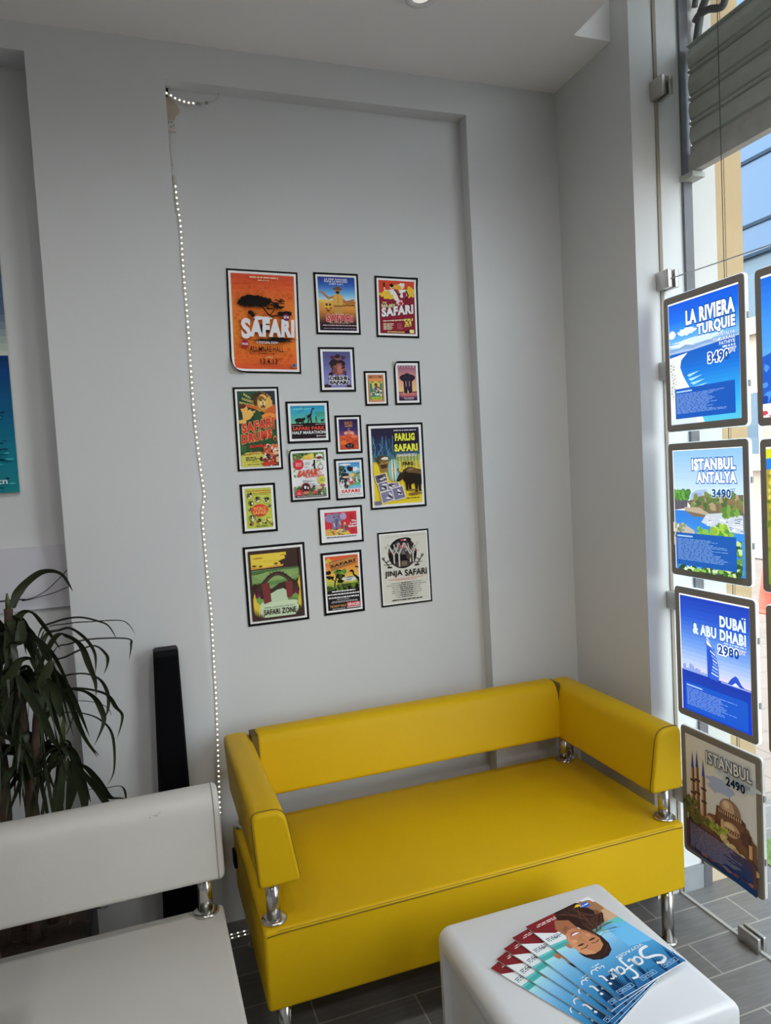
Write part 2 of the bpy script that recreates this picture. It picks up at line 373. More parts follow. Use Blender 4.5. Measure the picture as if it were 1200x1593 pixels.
# traffic cone on the pavement
t = thing('traffic_cone', 'red ribbed traffic cone on the pavement outside', 'cone', (6.1, 5.72, -.12))
RED = mat('red_plastic', (.80, .09, .05), .5)
b = MB(); prof = [(.095, .03)]
for i in range(22): z = .03+.5*i/22; r = .09-.068*i/22; prof += [(r, z), (r-.006, z+.012)]
prof += [(.02, .55), (.0, .55)]; b.lathe(prof, (6.1, 5.72, -.12), RED, 24); b.obj('cone_body', t)
b = MB(); b.box(6.0, 6.2, 5.62, 5.82, -.12, -.09, RED, .01); b.obj('base_plate', t)
# building across the street
t = thing('street_building', 'cream street building with blue glazed upper front', 'building', (9.6, 6, -.12))
CRM = mat('cream_stucco', (.36, .29, .23), .8, noise=.05, nscale=2); BGL = mat('blue_glazing', (.035, .085, .17), .12, 0); DGL = mat('dark_blue_glazing', (.05, .095, .14), .25, noise=.2, nscale=6)
b = MB(); b.box(9.0, 12, -6, 16, -.12, 3.55, CRM); b.box(8.9, 9, -6, 16, 3.3, 3.55, CRM); b.box(8.95, 9, -6, 16, 2.5, 2.62, CRM); b.box(8.9, 9, -6, 16, 1.25, 1.4, mat('pale_ledge', (.75, .70, .64), .7)); b.box(8.93, 9, -6, 16, -.1, .75, mat('grey_plinth', (.40, .37, .35), .8)); b.obj('wall', t)
b = MB(); b.box(9.1, 12, -6, 16, 3.55, 4.5, DGL); b.obj('spandrel_band', t)
b = MB(); b.box(9.05, 12, -6, 16, 4.5, 14, BGL); b.obj('glazed_front', t)
b = MB()
for z in (4.5, 4.95, 5.9, 6.35, 7.3, 7.75, 8.7, 9.15): b.box(9.02, 9.06, -6, 16, z-.025, z+.025, mat('mullion', (.02, .035, .055), .7, spec=.1))
for k in range(6): b.box(9.02, 9.06, -4+3.4*k, -3.95+3.4*k, 4.5, 10, mat('mullion', 0))
b.obj('mullions', t)
for k in range(9):
    y = -3+1.9*k; b = MB(); b.box(8.96, 9.0, y, y+1.0, 1.4, 2.5, mat('white_window_frame', (.85, .85, .85), .5)); f = b.obj('window', t)
    b = MB(); b.box(8.95, 8.965, y+.07, y+.46, 1.5, 2.43, DGL); b.box(8.95, 8.965, y+.54, y+.93, 1.5, 2.43, DGL); b.obj('pane', f)
# scrap of artificial grass on the outer step
b = MB(); rr = random.Random(4); GR = mat('artificial_grass', (.13, .21, .055), .8, noise=.3, nscale=60)
b.box(2.18, 2.56, 1.2, 2.2, .001, .006, GR)
for _ in range(1500):
    x, y = rr.uniform(2.19, 2.55), rr.uniform(1.7, 2.19); a = rr.uniform(0, 6.3); h = rr.uniform(.015, .028)
    b.add([(x-.0015, y, .005), (x+.0015, y, .005), (x+.008*math.cos(a), y+.008*math.sin(a), h)], [[0, 1, 2]], GR)
tag(b.obj('grass_mat'), 'small green artificial grass mat on the outer step', 'mat')
# ------------------------------------------------------------------ glass fittings
def clamp(z, label, y0=YE-.045, y1=YE+.0, h=.062, xo=0):
    t = thing('glass_clamp', label, 'clamp', (XG, YE-.02, z), 'steel clamps holding the glass edge')
    b = MB(); b.box(XG-.024, XG-.006, YE-.062, YE-.001, z, z+h, STEEL, .003); b.obj('inner_plate', t)
    b = MB(); b.box(XG+.006, XG+.022, YE-.062, YE-.001, z, z+h, STEEL, .003); b.obj('outer_plate', t)
for z, l in [(2.79, 'steel glass clamp high on the glass edge, beside the roller shutter'), (2.155, 'steel glass clamp where the thin slack wire starts'), (1.85, 'steel glass clamp beside the turquoise beach light panel'),
             (1.05, 'steel glass clamp beside the sail-shaped tower light panel'), (.36, 'steel glass clamp behind the sofa armrest, beside the unlit mosque panel')]: clamp(z, l)
t = thing('glass_clamp', 'small steel double-plate clamp standing on the floor under the glass', 'clamp', (XG, 1.75, 0), 'steel clamps holding the glass edge')
b = MB(); b.box(XG-.018, XG-.0055, 1.70, 1.782, 0, .05, STEEL, .002); b.obj('inner_plate', t)
b = MB(); b.box(XG+.0055, XG+.018, 1.70, 1.782, 0, .05, STEEL, .002); b.obj('outer_plate', t)
b = MB(); b.tube([(1.752, 2.03, 2.185), (1.752, 1.6, 2.172), (1.752, .9, 2.15), (1.752, -.5, 2.15)], .0022, mat('wire', (.55, .55, .55), .4, .8), 6); tag(b.obj('tension_wire'), 'thin pale wire running level above the lit panels', 'wire')
# ------------------------------------------------------------------ lit display panels
def rrect(W, H, r, n=6):
    P = []
    for cx, cy, a0 in ((W/2-r, H/2-r, 0), (-W/2+r, H/2-r, 90), (-W/2+r, -H/2+r, 180), (W/2-r, -H/2+r, 270)):
        for k in range(n+1): a = math.radians(a0+90*k/n); P.append((cx+r*math.cos(a), cy+r*math.sin(a)))
    return P
ACR = mat('glowing_acrylic', (.8, .85, .9), .3, emit=((.62, .85, 1), .85)); ACRO = mat('clear_acrylic', (.6, .6, .58), .2)
FRM = mat('grey_panel_frame', (.24, .215, .19), .45); XP = 1.738
def panel(yc, zc, label, art_fn, lit=True, W=.345, H=.452, brown=False):
    t = thing('light_panel', label, 'display panel', (XP, yc, zc-H/2), 'display panels hung along the glass front')
    b = MB(); b.prism([(yc+p[0], zc+p[1]) for p in rrect(W, H, .014)], 'x', XP-.004, XP+.006, ACR if lit else ACRO); b.obj('acrylic_body', t)
    b = MB(); b.prism([(yc+p[0], zc+p[1]) for p in rrect(W-.004, H-.004, .013)], 'x', XP-.0065, XP-.0041, FRM); b.obj('frame', t)
    pw, ph = W-.046, H-.05
    a = Art(pw, ph, .95 if lit else 0.); art_fn(a); a.mesh('poster', t, (XP-.0067, yc, zc), (0, -1, 0), (0, 0, 1), (-1, 0, 0))
    for dz in (.1, -.1): b = MB(); b.box(XP-.002, XP+.005, yc-W/2-.004, yc-W/2+.001, zc+dz-.01, zc+dz+.01, mat('grey_clip', (.3, .3, .28), .5)); b.obj('clip', t)
def info(a, u0, v0, u1, v1, col, tc, n=13, seed=3):
    a.rect(u0, v0, u1, v1, col); a.rect(u0+.02, v0+.02, u0+.26, v0+.033, tc); a.lines(u0+.02, v0+.045, u1-.03, v1-.04, n, tc, .26, seed=seed)
def art_riviera(a):
    a.rect(0, 0, 1, 1, '#ffffff'); a.area(.006, .012, 1, 1)
    a.vgrad(0, 0, 1, .40, [(0, '#0455dc'), (.35, '#1270ea'), (.7, '#55a8f4'), (1, '#a8d4fb')])
    a.ell(.27, .245, .13, .03, '#e6f2fd', jag=.25); a.ell(.05, .25, .05, .035, '#f0f6fd', jag=.2); a.ell(.45, .33, .35, .025, '#d4e8fb', jag=.3); a.ell(.2,.35,.2,.02,'#e4f0fb',jag=.3)
    a.poly([(0, .36), (.12, .375), (.25, .35), (.38, .37), (.55, .355), (.8, .36), (1, .35), (1, .45), (0, .47)], '#86a9d6'); a.poly([(0, .40), (.2, .385), (.35, .395), (.5, .38), (.7, .38), (1, .365), (1, .42), (0, .47)], '#a9c4e4')
    a.vgrad(0, .415, 1, 1, [(0, '#0a5cc0'), (.25, '#1173d8'), (.55, '#2aa0ea'), (.8, '#3db6f0'), (1, '#58c8e8')]); a.poly([(0, .41), (.3, .41), (1, .375), (1, .43), (0, .43)], '#0e5ec4')
    a.poly([(0, .44), (.28, .42), (.18, .47), (.16, .53), (.2, .6), (.25, .66), (.33, .74), (.4, .84), (.5, 1), (0, 1)], '#f2f4f8'); a.poly([(0, .46), (.12, .45), (.05, .55), (.08, .7), (.0, .8)], '#dfe6ee')
    for k in range(24): a.ell(.02+.08*((k*37) % 10)/10, .5+.3*((k*53) % 24)/24, .012, .008, ['#8aa07a', '#c0c8b0', '#b0a890'][k % 3], 10, .3)
    for k in range(5): a.poly([(.25+.03*k, .60+.035*k), (.45+.04*k, .585+.035*k), (.3+.03*k, .62+.035*k)], '#a8defa')
    a.ell(.26, .60, .03, .004, '#3a5a88')
    D = '#0a3f96'; a.text('LA RIVIERA', .27, .08, .955, .20, '#f6fbff', .055, D, .06); a.text('TURQUIE', .43, .212, .955, .315, '#f6fbff', .055, D, .06)
    for s, u, v in (('ANTALYA', .72, .325), ('PAMUKKALE', .66, .36), ('FATHIYE', .74, .395)): a.text(s, u, v, .95, v+.027, '#eaf4ff', .02, D, .05)
    a.lines(.76, .43, .95, .447, 1, '#e0eefb', .8, align='r'); a.text('3490', .58, .46, .87, .545, '#0c4fa6', .04, '#ffffff', .08); a.text('DT', .87, .457, .955, .49, '#0c4fa6', .01, '#ffffff', .08)
    a.rect(.0, .955, .4, 1, '#d8e6ee'); info(a, .075, .705, .935, .955, '#0c55b8', '#a9cdf6', 17)
def foliage(a, u0, v0, u1, v1, n, cols, r=.03, seed=0):
    q = random.Random(seed)
    for k in range(n): a.ell(q.uniform(u0, u1), q.uniform(v0, v1), r*q.uniform(.5, 1.2), r*q.uniform(.35, .8), cols[k % len(cols)], 12, .35, seed=k)
def art_antalya(a):
    a.rect(0, 0, 1, 1, '#ffffff'); a.area(.01, .006, 1, 1)
    a.vgrad(0, 0, 1, .42, [(0, '#8ec2f6'), (.4, '#a9d0f8'), (1, '#d6eafc')]); a.vgrad(0, .5, 1, 1, [(0, '#2f7fd8'), (.6, '#3f93ea'), (1, '#2f84dc')])
    a.poly([(.26, .36), (.34, .33), (.50, .32), (.52, .4), (.4, .43), (.24, .43)], '#a8bfe0'); a.rect(.29, .35, .42, .42, '#98add2')
    a.poly([(0, .36), (.1, .345), (.22, .36), (.2, .48), (0, .5)], '#5a5a66'); foliage(a, 0, .34, .22, .40, 26, ['#4f8a3a', '#6aa548', '#3f7a34'], .04, 2)
    a.poly([(.2, .42), (.35, .4), (.6, .37), (1, .36), (1, .64), (.85, .6), (.6, .56), (.3, .5)], '#6f6a52'); foliage(a, .3, .37, 1, .48, 70, ['#4a6a38', '#7a8a4a', '#8a7352', '#5a7a42', '#b09a78'], .045, 3)
    a.poly([(.17, .47), (.4, .47), (.55, .52), (.5, .545), (.3, .545), (.17, .5)], '#b9aa92'); a.poly([(.17, .50), (.5, .53), (.5, .55), (.3, .545)], '#7a6a58')
    a.poly([(.5, .52), (.8, .5), (1, .52), (1, .66), (.85, .655), (.6, .63), (.42, .59)], '#c8d2dc'); q = random.Random(5)
    for k in range(60): u = q.uniform(.5, 1); v = q.uniform(.54, .64); a.rect(u, v, u+q.uniform(.02, .06), v+.006, ['#f4f6fa', '#7a8aa0', '#dfe6ee', '#b84a40'][0 if k % 9 else 3] if k % 3 else '#5a6f8e')
    foliage(a, .75, .47, .95, .53, 14, ['#5a8a3a', '#7aa54a'], .04, 8); a.poly([(0, .72), (.05, .63), (.15, .60), (.22, .63), (.32, .66), (.35, .72), (.0, .8)], '#c0b8a8'); foliage(a, 0, .62, .2, .72, 20, ['#8a9a7a', '#d8d2c4', '#6a7a5a'], .03, 9)
    foliage(a, .38, .64, .52, .70, 12, ['#6aa838', '#86c048'], .045, 11); foliage(a, .6, .62, .86, .70, 26, ['#8ab83a', '#a8cc48', '#5a9a34'], .05, 12)
    foliage(a, .93, .7, 1, 1, 30, ['#2f5a2a', '#6a9a3a', '#c8e0a0'], .04, 14); foliage(a, .1, .955, 1, 1, 60, ['#3a6a2a', '#86b848', '#2a4a24', '#cfe6b0'], .035, 15)
    D = '#1c62b4'; a.text('ISTANBUL', .335, .07, .95, .165, '#f4faff', .055, D, .07); a.text('ANTALYA', .40, .178, .96, .268, '#f4faff', .055, D, .07)
    a.lines(.8, .285, .94, .297, 1, '#b8d4f0', .8, align='r'); a.text('3490', .62, .315, .88, .385, '#14508f', .04, '#e4f2ff', .05); a.text('DT', .88, .31, .94, .335, '#14508f', .01)
    info(a, .06, .685, .935, .955, '#1058b0', '#a4c8f0', 16, 5)
def art_dubai(a):
    a.rect(0, 0, 1, 1, '#ffffff'); a.area(.012, .012, 1, 1)
    a.vgrad(0, 0, 1, .66, [(0, '#0c3ab4'), (.25, '#1f55cc'), (.6, '#6a9ae8'), (.85, '#b4caf4'), (1, '#e6d6ea')]); a.vgrad(0, .645, 1, 1, [(0, '#0a35a8'), (.4, '#0c40b4'), (1, '#1038c4')])
    q = random.Random(2)
    for k in range(16): u = .02+.025*k; h = q.uniform(.02, .075)*(1-abs(k-5)/14); a.rect(u, .645-h, u+.022, .65, '#7f9fe0')
    a.rect(.045, .56, .05, .62, '#98b0e4')
    a.poly([(.40, .65), (.395, .37), (.39, .30), (.43, .33), (.48, .40), (.535, .48), (.565, .56), (.57, .62), (.555, .66)], '#2a62d8'); a.poly([(.40, .37), (.395, .30), (.45, .35), (.50, .41)], '#eaf1fb'); a.line([(.385, .22), (.395, .3)], .008, '#dfe8f8'); a.line([(.37, .37), (.52, .405)], .008, '#35405e')
    for k in range(7): a.line([(.45, .42+.03*k), (.535+.005*min(k, 5), .455+.027*k)], .012, ['#e8eef8', '#9ab8ee'][k % 2])
    a.poly([(.45, .42), (.49, .50), (.46, .6), (.44, .65), (.41, .65), (.41, .4)], '#1f50c8'); a.line([(.40, .33), (.46, .36), (.52, .43), (.56, .53), (.565, .65)], .01, '#4a6ab8')
    a.poly([(.68, .655), (.74, .60), (.80, .565), (.83, .575), (.88, .625), (.95, .655)], '#2050c8'); a.poly([(.74, .655), (.80, .62), (.86, .65)], '#e6eefb'); a.rect(.6, .648, 1, .658, '#9ab0e6')
    D = '#1848b0'; a.text('DUBAI', .60, .105, .955, .20, '#dff0ff', .055, D, .05); a.rect(.905, .085, .922, .097, '#dff0ff'); a.rect(.938, .085, .955, .097, '#dff0ff'); a.text('& ABU DHABI', .20, .215, .955, .31, '#dff0ff', .055, D, .05)
    a.lines(.7, .315, .955, .33, 1, '#c0d8f8', .8, align='r', full=1.2); a.text('2980', .57, .345, .86, .425, '#0a48a0', .04, '#ffffff', .08); a.text('DT', .86, .345, .945, .375, '#0a48a0', .01, '#ffffff', .07)
    info(a, .06, .745, .96, .985, '#0f55c8', '#a0c4f4', 12, 8)
def art_mosque(a):
    a.ill = .36
    a.vgrad(0, 0, 1, .75, [(0, '#b8aaa0'), (.3, '#a89c98'), (.55, '#b4a8a0'), (.8, '#c0ae98'), (1, '#a89478')])
    for u, v, x, y, c in ((.3, .1, .3, .05, '#c8bcb2'), (.75, .2, .3, .07, '#8f96a4'), (.5, .33, .2, .07, '#7a82a0'), (.85, .45, .15, .1, '#c8b8a0'), (.2, .35, .15, .08, '#ccc0b0'), (.6, .42, .16, .05, '#b8ae a8'.replace(' ', ''))): a.ell(u, v, x, y, c, 30, .15)
    BR = '#5a3f30'; DK = '#3f2c26'; LT = '#96785a'
    for u, top, base in ((.105, .13, .74), (.175, .11, .74), (.27, .16, .70)):
        a.poly([(u-.025, top+.16), (u, top), (u+.025, top+.16)], '#3a3a78'); a.poly([(u-.024, top+.15), (u+.024, top+.15), (u+.034, base), (u-.034, base)], BR); a.poly([(u-.024, top+.15), (u-.008, top+.15), (u-.012, base), (u-.034, base)], LT)
        for k in (.25, .36): a.rect(u-.04, top+k, u+.04, top+k+.02, DK)
    foliage(a, 0, .55, .15, .75, 24, ['#4a4a2a', '#5f5f34', '#3a3a24'], .05, 4)
    a.poly([(.22, .70), (.34, .60), (.44, .585), (.46, .50), (.50, .485), (.80, .50), (.84, .545), (.90, .56), (.93, .62), (1, .65), (1, .95), (.2, .78)], BR); a.poly([(.44, .585), (.46, .49), (.52, .49), (.52, .7), (.42, .68)], '#4a352a'); a.poly([(.80, .50), (.86, .52), (.88, .72), (.80, .70)], '#46322a')
    a.ell(.65, .49, .15, .10, '#6e5648', 34); a.ell(.62, .465, .09, .06, '#8c7460', 24); a.ell(.60, .445, .045, .03, '#a48c74', 18); a.line([(.65, .37), (.65, .40)], .008, DK); a.rect(.48, .50, .82, .545, DK)
    for k in range(11): a.rect(.49+.030*k, .505, .505+.030*k, .538, LT)
    a.rect(.47, .545, .84, .60, BR); a.ell(.66, .635, .12, .06, '#8a6e56', 28); a.ell(.64, .62, .07, .035, '#a4886c', 20); a.rect(.53, .635, .80, .665, DK)
    for k in range(8): a.rect(.54+.032*k, .64, .555+.032*k, .660, LT)
    a.poly([(.88, .58), (.94, .60), (.96, .80), (.88, .76)], '#3f2c26'); a.ell(.36, .655, .075, .04, '#7a5c46', 22); a.ell(.35, .645, .04, .02, '#947458', 14); a.rect(.9, .67, .945, .78, LT); a.poly([(.52, .60), (.545, .575), (.57, .60), (.57, .70), (.52, .70)], LT); a.rect(.25, .68, .5, .70, '#6a4e3c')
    for k in range(7): a.rect(.27+.03*k, .685, .283+.03*k, .70, DK)
    foliage(a, .3, .66, .6, .72, 30, ['#6f7434', '#565a2a', '#7f8440'], .04, 7); foliage(a, .1, .62, .35, .74, 20, ['#5a5030', '#4a4a28'], .04, 8)
    for k in range(11): a.ell(.56+.043*k, .735+.011*(k % 3)+.012*k, .05, .028, ['#a08a6a', '#8c7a58', '#b0a07c'][k % 3])
    a.vgrad(0, .745, 1, 1, [(0, '#3a3040'), (.4, '#2a3050'), (.8, '#122c58'), (1, '#142a50')], skew=.06)
    a.lines(.06, .765, .95, .97, 17, '#7f7488', .34, skew=.03, seed=6)
    for k in range(9): a.ell(.06+.11*k, .985, .05, .012, ['#5a3434', '#3a2a34', '#704440'][k % 3], 12, .3)
    a.rect(.0, .75, .04, 1, '#4a3030'); a.rect(.96, .82, 1, 1, '#4a302e')
    a.text('ISTANBUL', .34, .065, .97, .165, '#dcdad8', .03, '#20222c', .05); a.text('2490', .62, .20, .88, .275, '#161a30', .035); a.text('DT', .89, .2, .95, .225, '#30323c', .01)
def art_blue_coast(a):
    a.rect(0, 0, 1, 1, '#ffffff'); a.area(0, .014, 1, 1); a.vgrad(0, 0, 1, 1, [(0, '#1a66d8'), (.3, '#3f93f0'), (.55, '#5aa8f4'), (1, '#2a7ae0')])
    a.poly([(0, .56), (.3, .5), (.7, .6), (1, .5), (1, 1), (0, 1)], '#1f5cc8'); foliage(a, 0, .55, 1, .9, 60, ['#2f70d8', '#1748a8', '#4f94ea'], .05, 3); a.rect(0, .9, .1, 1, '#e8f0fb'); foliage(a, 0, .92, .12, 1, 10, ['#d0485a', '#f0f0f4'], .03, 6); info(a, .1, .7, .95, .95, '#0c4aa8', '#b4d0f4', 14, 4)
def art_yellow_field(a):
    a.rect(0, 0, 1, 1, '#ffffff'); a.area(0, .014, 1, 1); a.vgrad(0, 0, 1, .16, [(0, '#d8dc2a'), (1, '#e0d838')], 6); a.poly([(0, .07), (.5, .05), (1, .1), (1, .18), (0, .16)], '#2a80d8')
    a.vgrad(0, .15, 1, 1, [(0, '#b0a23a'), (.5, '#9a9a3a'), (1, '#6f8a2f')]); foliage(a, 0, .17, 1, 1, 140, ['#c8b848', '#8a8a34', '#d8c860', '#6a7a2a'], .03, 2)
def art_plain_blue(a): a.rect(0, 0, 1, 1, '#ffffff'); a.rect(.0, .015, 1, 1, '#2a62c0'); info(a, .06, .7, .95, .95, '#1a4aa0', '#b0ccf0', 10, 2)
YP = 1.847
panel(YP, 1.892, 'lit display panel with a turquoise bay and white beach, topmost of its column', art_riviera)
panel(YP, 1.404, 'lit display panel with a harbour, cliffs and green trees', art_antalya)
panel(YP-.01, .916, 'lit display panel with a sail-shaped tower above dark blue sea', art_dubai)
panel(YP-.018, .428, 'unlit display panel with a domed mosque and minarets, lowest of its column', art_mosque, False)
panel(1.467, 1.885, 'lit display panel with blue mountains, cut off by the photo edge', art_blue_coast)
panel(1.463, 1.398, 'lit display panel with a yellow-green field, cut off by the photo edge', art_yellow_field)
panel(1.456, .91, 'display panel of which only the grey frame side shows at the photo edge', art_plain_blue)
b = MB(); b.tube([(1.75, 1.768, 3.34), (1.75, 1.768, .2)], .0012, mat('dark_cable', (.05, .05, .05), .6), 6); tag(b.obj('hanging_cable'), 'thin dark vertical cable carrying the column of lit panels', 'cable')
# ------------------------------------------------------------------ safari posters in the recess
def sheet(a, W, H, bk=.0055, wh=.008, paper='#d6d6da', mx=None, mt=None, mb=None):
    """black printed border, white margin, then the picture area"""
    a.area(0, 0, 1, 1); a.rect(0, 0, 1, 1, '#0c0b0c'); u, v = bk/W, bk/H; a.rect(u, v, 1-u, 1-v, paper)
    x = (bk+(mx or wh))/W; t = (bk+(mt or wh))/H; bt = (bk+(mb or wh))/H; a.area(x, t, 1-x, 1-bt)
def figure(a, x, v, h, skin, top, bottom, arms=((-.5, -.1), (.5, -.1)), hair='#3a2a20'):
    """small standing figure: head, trunk, arms, legs; h is its height in v"""
    k = h/a.asp()
    w_ = k*.12
    a.poly([(x-w_, v-h*.48), (x-w_*.5, v), (x-w_*.05, v), (x, v-h*.4), (x+w_*.05, v), (x+w_*.6, v), (x+w_, v-h*.48)], bottom)
    for dx, dy in arms: a.line([(x+(w_ if dx > 0 else -w_)*.9, v-h*.8), (x+dx*k*.5, v-h*.62+dy*h*.2), (x+dx*k*.9, v-h*.62+dy*h)], k*.07, skin)
    a.poly([(x-w_*1.2, v-h*.83), (x+w_*1.2, v-h*.83), (x+w_, v-h*.45), (x-w_, v-h*.45)], top); a.ell(x, v-h*.91, k*.07, h*.085, skin, 14); a.ell(x, v-h*.96, k*.075, h*.05, hair, 12)
def p_orange(a, W, H):
    sheet(a, W, H, .0065, .008)
    a.vgrad(0, 0, 1, 1, [(0, '#b4432e'), (.1, '#c4532e'), (.3, '#d06c30'), (.6, '#d67a30'), (.85, '#cf662c'), (1, '#bc4c2a')])
    q = random.Random(3)
    for k in range(330): a.ring(q.random()*.94+.03, q.random()*.94+.03, q.uniform(.012, .022), .008, ['#b4561f', '#bd5c26', '#a84c20'][k % 3], 9, q.uniform(.6, .9), q.uniform(0, 6), .8)
    a.lines(.28, .035, .74, .052, 1, '#e8b090', .8, align='c', full=1); a.lines(.42, .066, .58, .079, 1, '#e8b090', .8, align='c', full=1.1)
    K = '#17110f'
    a.ell(.34, .29, .235, .062, K, 46, .13); a.ell(.20, .31, .10, .04, K, 30, .3); a.ell(.48, .30, .13, .05, K, 30, .25)
    for k in range(34): a.ell(q.uniform(.5, .82), .255+.12*q.random(), .028, .007, K, 9, .5, seed=k)
    a.ell(.72, .345, .07, .02, K, 20, .4); a.line([(.46, .34), (.50, .38), (.56, .43), (.62, .445), (.78, .43)], .022, K); a.line([(.58, .435), (.63, .40), (.66, .36)], .014, K); a.ell(.82, .415, .12, .027, K, 26, .2)
    for k in range(-3, 4): a.poly([(.29, .46), (.25+.035*(k+3), .36+.01*abs(k)), (.31, .46)], K)
    a.ell(.28, .415, .045, .02, K, 16, .3); a.line([(.31, .42), (.33, .50)], .02, K)
    a.ell(.56, .705, .30, .016, K, 50, .45); a.ell(.72, .685, .22, .018, K, 40, .4); a.rect(.42, .53, .56, .62, K)
    a.text('S', .12, .475, .27, .69, '#c6c6ca', .045); a.text('AFARI', .25, .475, .96, .665, '#c6c6ca', .065, slant=.01); a.ell(.46,.47,.14,.018,'#c6c6ca',20,.3); a.text('A CULTURAL SHOW', .35, .712, .69, .738, '#dcd6d0', .02)
    a.circ(.84, .452, .056, '#5e1f4a'); a.text('8PM', .80, .437, .88, .467, '#e4c8dc', .02); a.circ(.17, .745, .062, '#8f2038'); a.text('FREE', .12, .735, .22, .757, '#eccad0', .02)
    a.text('ALUMNAE HALL', .24, .765, .78, .825, K, .012, skew=.0); a.lines(.43, .837, .63, .848, 1, K, .7, align='c', full=1); a.line([(.48, .885), (.53, .878), (.6, .884)], .006, '#e8c8a0')
    a.text('13.4.13', .40, .895, .67, .955, '#1e1714', .02); a.rect(.91, .945, .975, .985, '#5a6a78'); a.rect(.925, .95, .945, .975, '#2a3440')
def p_man(a, W, H):
    sheet(a, W, H, .0075, .007)
    a.vgrad(0, 0, 1, .46, [(0, '#26357a'), (.3, '#2f55a0'), (.7, '#6aa0c8'), (1, '#c4d0d2')]); a.vgrad(0, .44, 1, 1, [(0, '#c89a4e'), (.35, '#b87a38'), (.6, '#7a4a2a'), (.75, '#3a2428'), (1, '#261c28')])
    for s, v in (('LE PIRE DANGER', .03), ('DANS LA BROUSSE', .07), ("C'EST LUI !", .115)): a.text(s, .18 if v < .1 else .3, v, .8 if v < .1 else .68, v+.032, '#dfe4ee', .02)
    a.ell(.15, .45, .2, .03, '#d8b060', 30, .2); a.ell(.85, .47, .2, .03, '#a86a34', 30, .25)
    a.poly([(.14, .49), (.36, .48), (.36, .58), (.14, .59)], '#c89c48'); a.rect(.18, .5, .24, .54, '#4a3620'); a.rect(.27, .5, .33, .54, '#4a3620'); a.ell(.2, .59, .03, .012, '#2a2018', 12); a.ell(.32, .58, .03, .012, '#2a2018', 12); a.ell(.25, .63, .05, .02, '#6a4024', 12, .2)
    for k in range(8): a.ell(.6+.05*k, .52+.004*(k % 3), .025, .014, '#6a3c22', 10, .3)
    a.poly([(.40, .68), (.42, .52), (.62, .52), (.64, .68)], '#b08444'); S = '#9a6a44'
    a.line([(.42, .37), (.27, .40), (.10, .29)], .055, S); a.line([(.62, .40), (.74, .475), (.92, .43)], .06, S); a.ell(.07, .28, .05, .012, S, 12, .2); a.ell(.93, .425, .05, .013, S, 12, .2)
    a.poly([(.38, .40), (.43, .33), (.5, .31), (.6, .32), (.66, .38), (.64, .54), (.40, .54)], '#c0954e'); a.rect(.40, .535, .64, .55, '#3a2a1c'); a.line([(.52, .32), (.52, .54)], .012, '#8f6a34')
    a.ell(.52, .265, .06, .05, S, 20); a.ell(.52, .29, .052, .028, '#2c1f18', 18, .1); a.ell(.52, .225, .13, .02, '#5a4030', 22); a.ell(.52, .205, .075, .03, '#6a4c36', 20)
    a.lines(.42, .685, .64, .70, 1, '#d0a890', .7, align='c', full=1.1); a.text('SAFARi', .18, .70, .90, .84, '#b8343a', .04, '#e6c8c4', .03); a.lines(.3, .855, .76, .868, 1, '#d0a080', .7, align='c', full=1.2)
    a.lines(.08, .895, .95, .915, 1, '#b8a8b0', .8, full=1.1); a.lines(.1, .955, .95, .972, 1, '#8f8494', .7, full=1.1)
def p_red(a, W, H):
    sheet(a, W, H, .0075, .0075)
    a.rect(0, 0, 1, 1, '#7a1f2e'); a.vgrad(0, 0, 1, .30, [(0, '#c2452c'), (1, '#b83a30')], 8)
    for k in range(11): a.line([(.09*k+.03, 0), (.09*k+.03, .16)], .012, '#a8382a')
    a.ell(.25, .27, .24, .085, '#dca83a', 24, .3); a.ell(.9, .2, .14, .1, '#dca83a', 20, .35); a.ell(.55, .12, .18, .05, '#d89a38', 20, .3)
    a.poly([(.36, .2), (.46, .19), (.55, .34), (.62, .42), (.42, .36)], '#e2d8c4'); a.ell(.35, .12, .045, .035, '#e0b898', 16); a.ell(.36, .095, .055, .035, '#1c1416', 14, .2); a.poly([(.29, .17), (.42, .16), (.44, .25), (.33, .27)], '#e8dccc'); a.line([(.31, .19), (.16, .20), (.15, .06)], .03, '#e0b898'); a.rect(.13, .04, .17, .13, '#2a1a1c')
    a.ell(.66, .11, .05, .04, '#e0b898', 16); a.ell(.65, .07, .09, .03, '#e8e0d0', 16, .15); a.poly([(.56, .17), (.76, .16), (.8, .3), (.6, .32)], '#e6d8c8'); a.poly([(.66, .22), (.76, .2), (.78, .34), (.68, .35)], '#8f2a34'); a.line([(.44, .17), (.56, .27), (.6, .24)], .035, '#2a1a1c'); a.line([(.76, .18), (.82, .27), (.74, .34)], .035, '#2a1a1c')
    a.ell(.58, .42, .1, .05, '#d8b8b0', 18, .35); a.ell(.6, .42, .06, .03, '#a8303a', 14, .4)
    a.text('THE', .08, .41, .2, .445, '#e4d09a', .03, skew=-.006); a.text('BAR-BEX', .06, .455, .45, .515, '#e4d09a', .04, '#3a1418', .03, skew=-.015)
    a.text('SAFARI', .05, .52, .95, .70, '#eae6e2', .06, '#5a1420', .03, skew=-.09)
    a.lines(.09, .76, .58, .785, 1, '#e4c8b0', .75, skew=-.03, full=1.2); a.lines(.09, .81, .45, .94, 5, '#e0bca0', .6, skew=-.01); a.lines(.48, .80, .68, .92, 6, '#b8606a', .5)
    a.text('FRI', .68, .72, .93, .765, '#e6c860', .04, skew=-.02); a.text('23', .70, .77, .88, .83, '#e6c860', .05, skew=-.015); a.text('JULY', .68, .835, .9, .88, '#e6c860', .04, skew=-.015); a.rect(.2, .96, .68, .985, '#cdb878'); a.lines(.22, .965, .66, .98, 1, '#4a2a20', .7, full=1.2); a.rect(.83, .92, .95, .985, '#d2c48a'); a.ell(.76, .955, .05, .02, '#2a2028', 14)
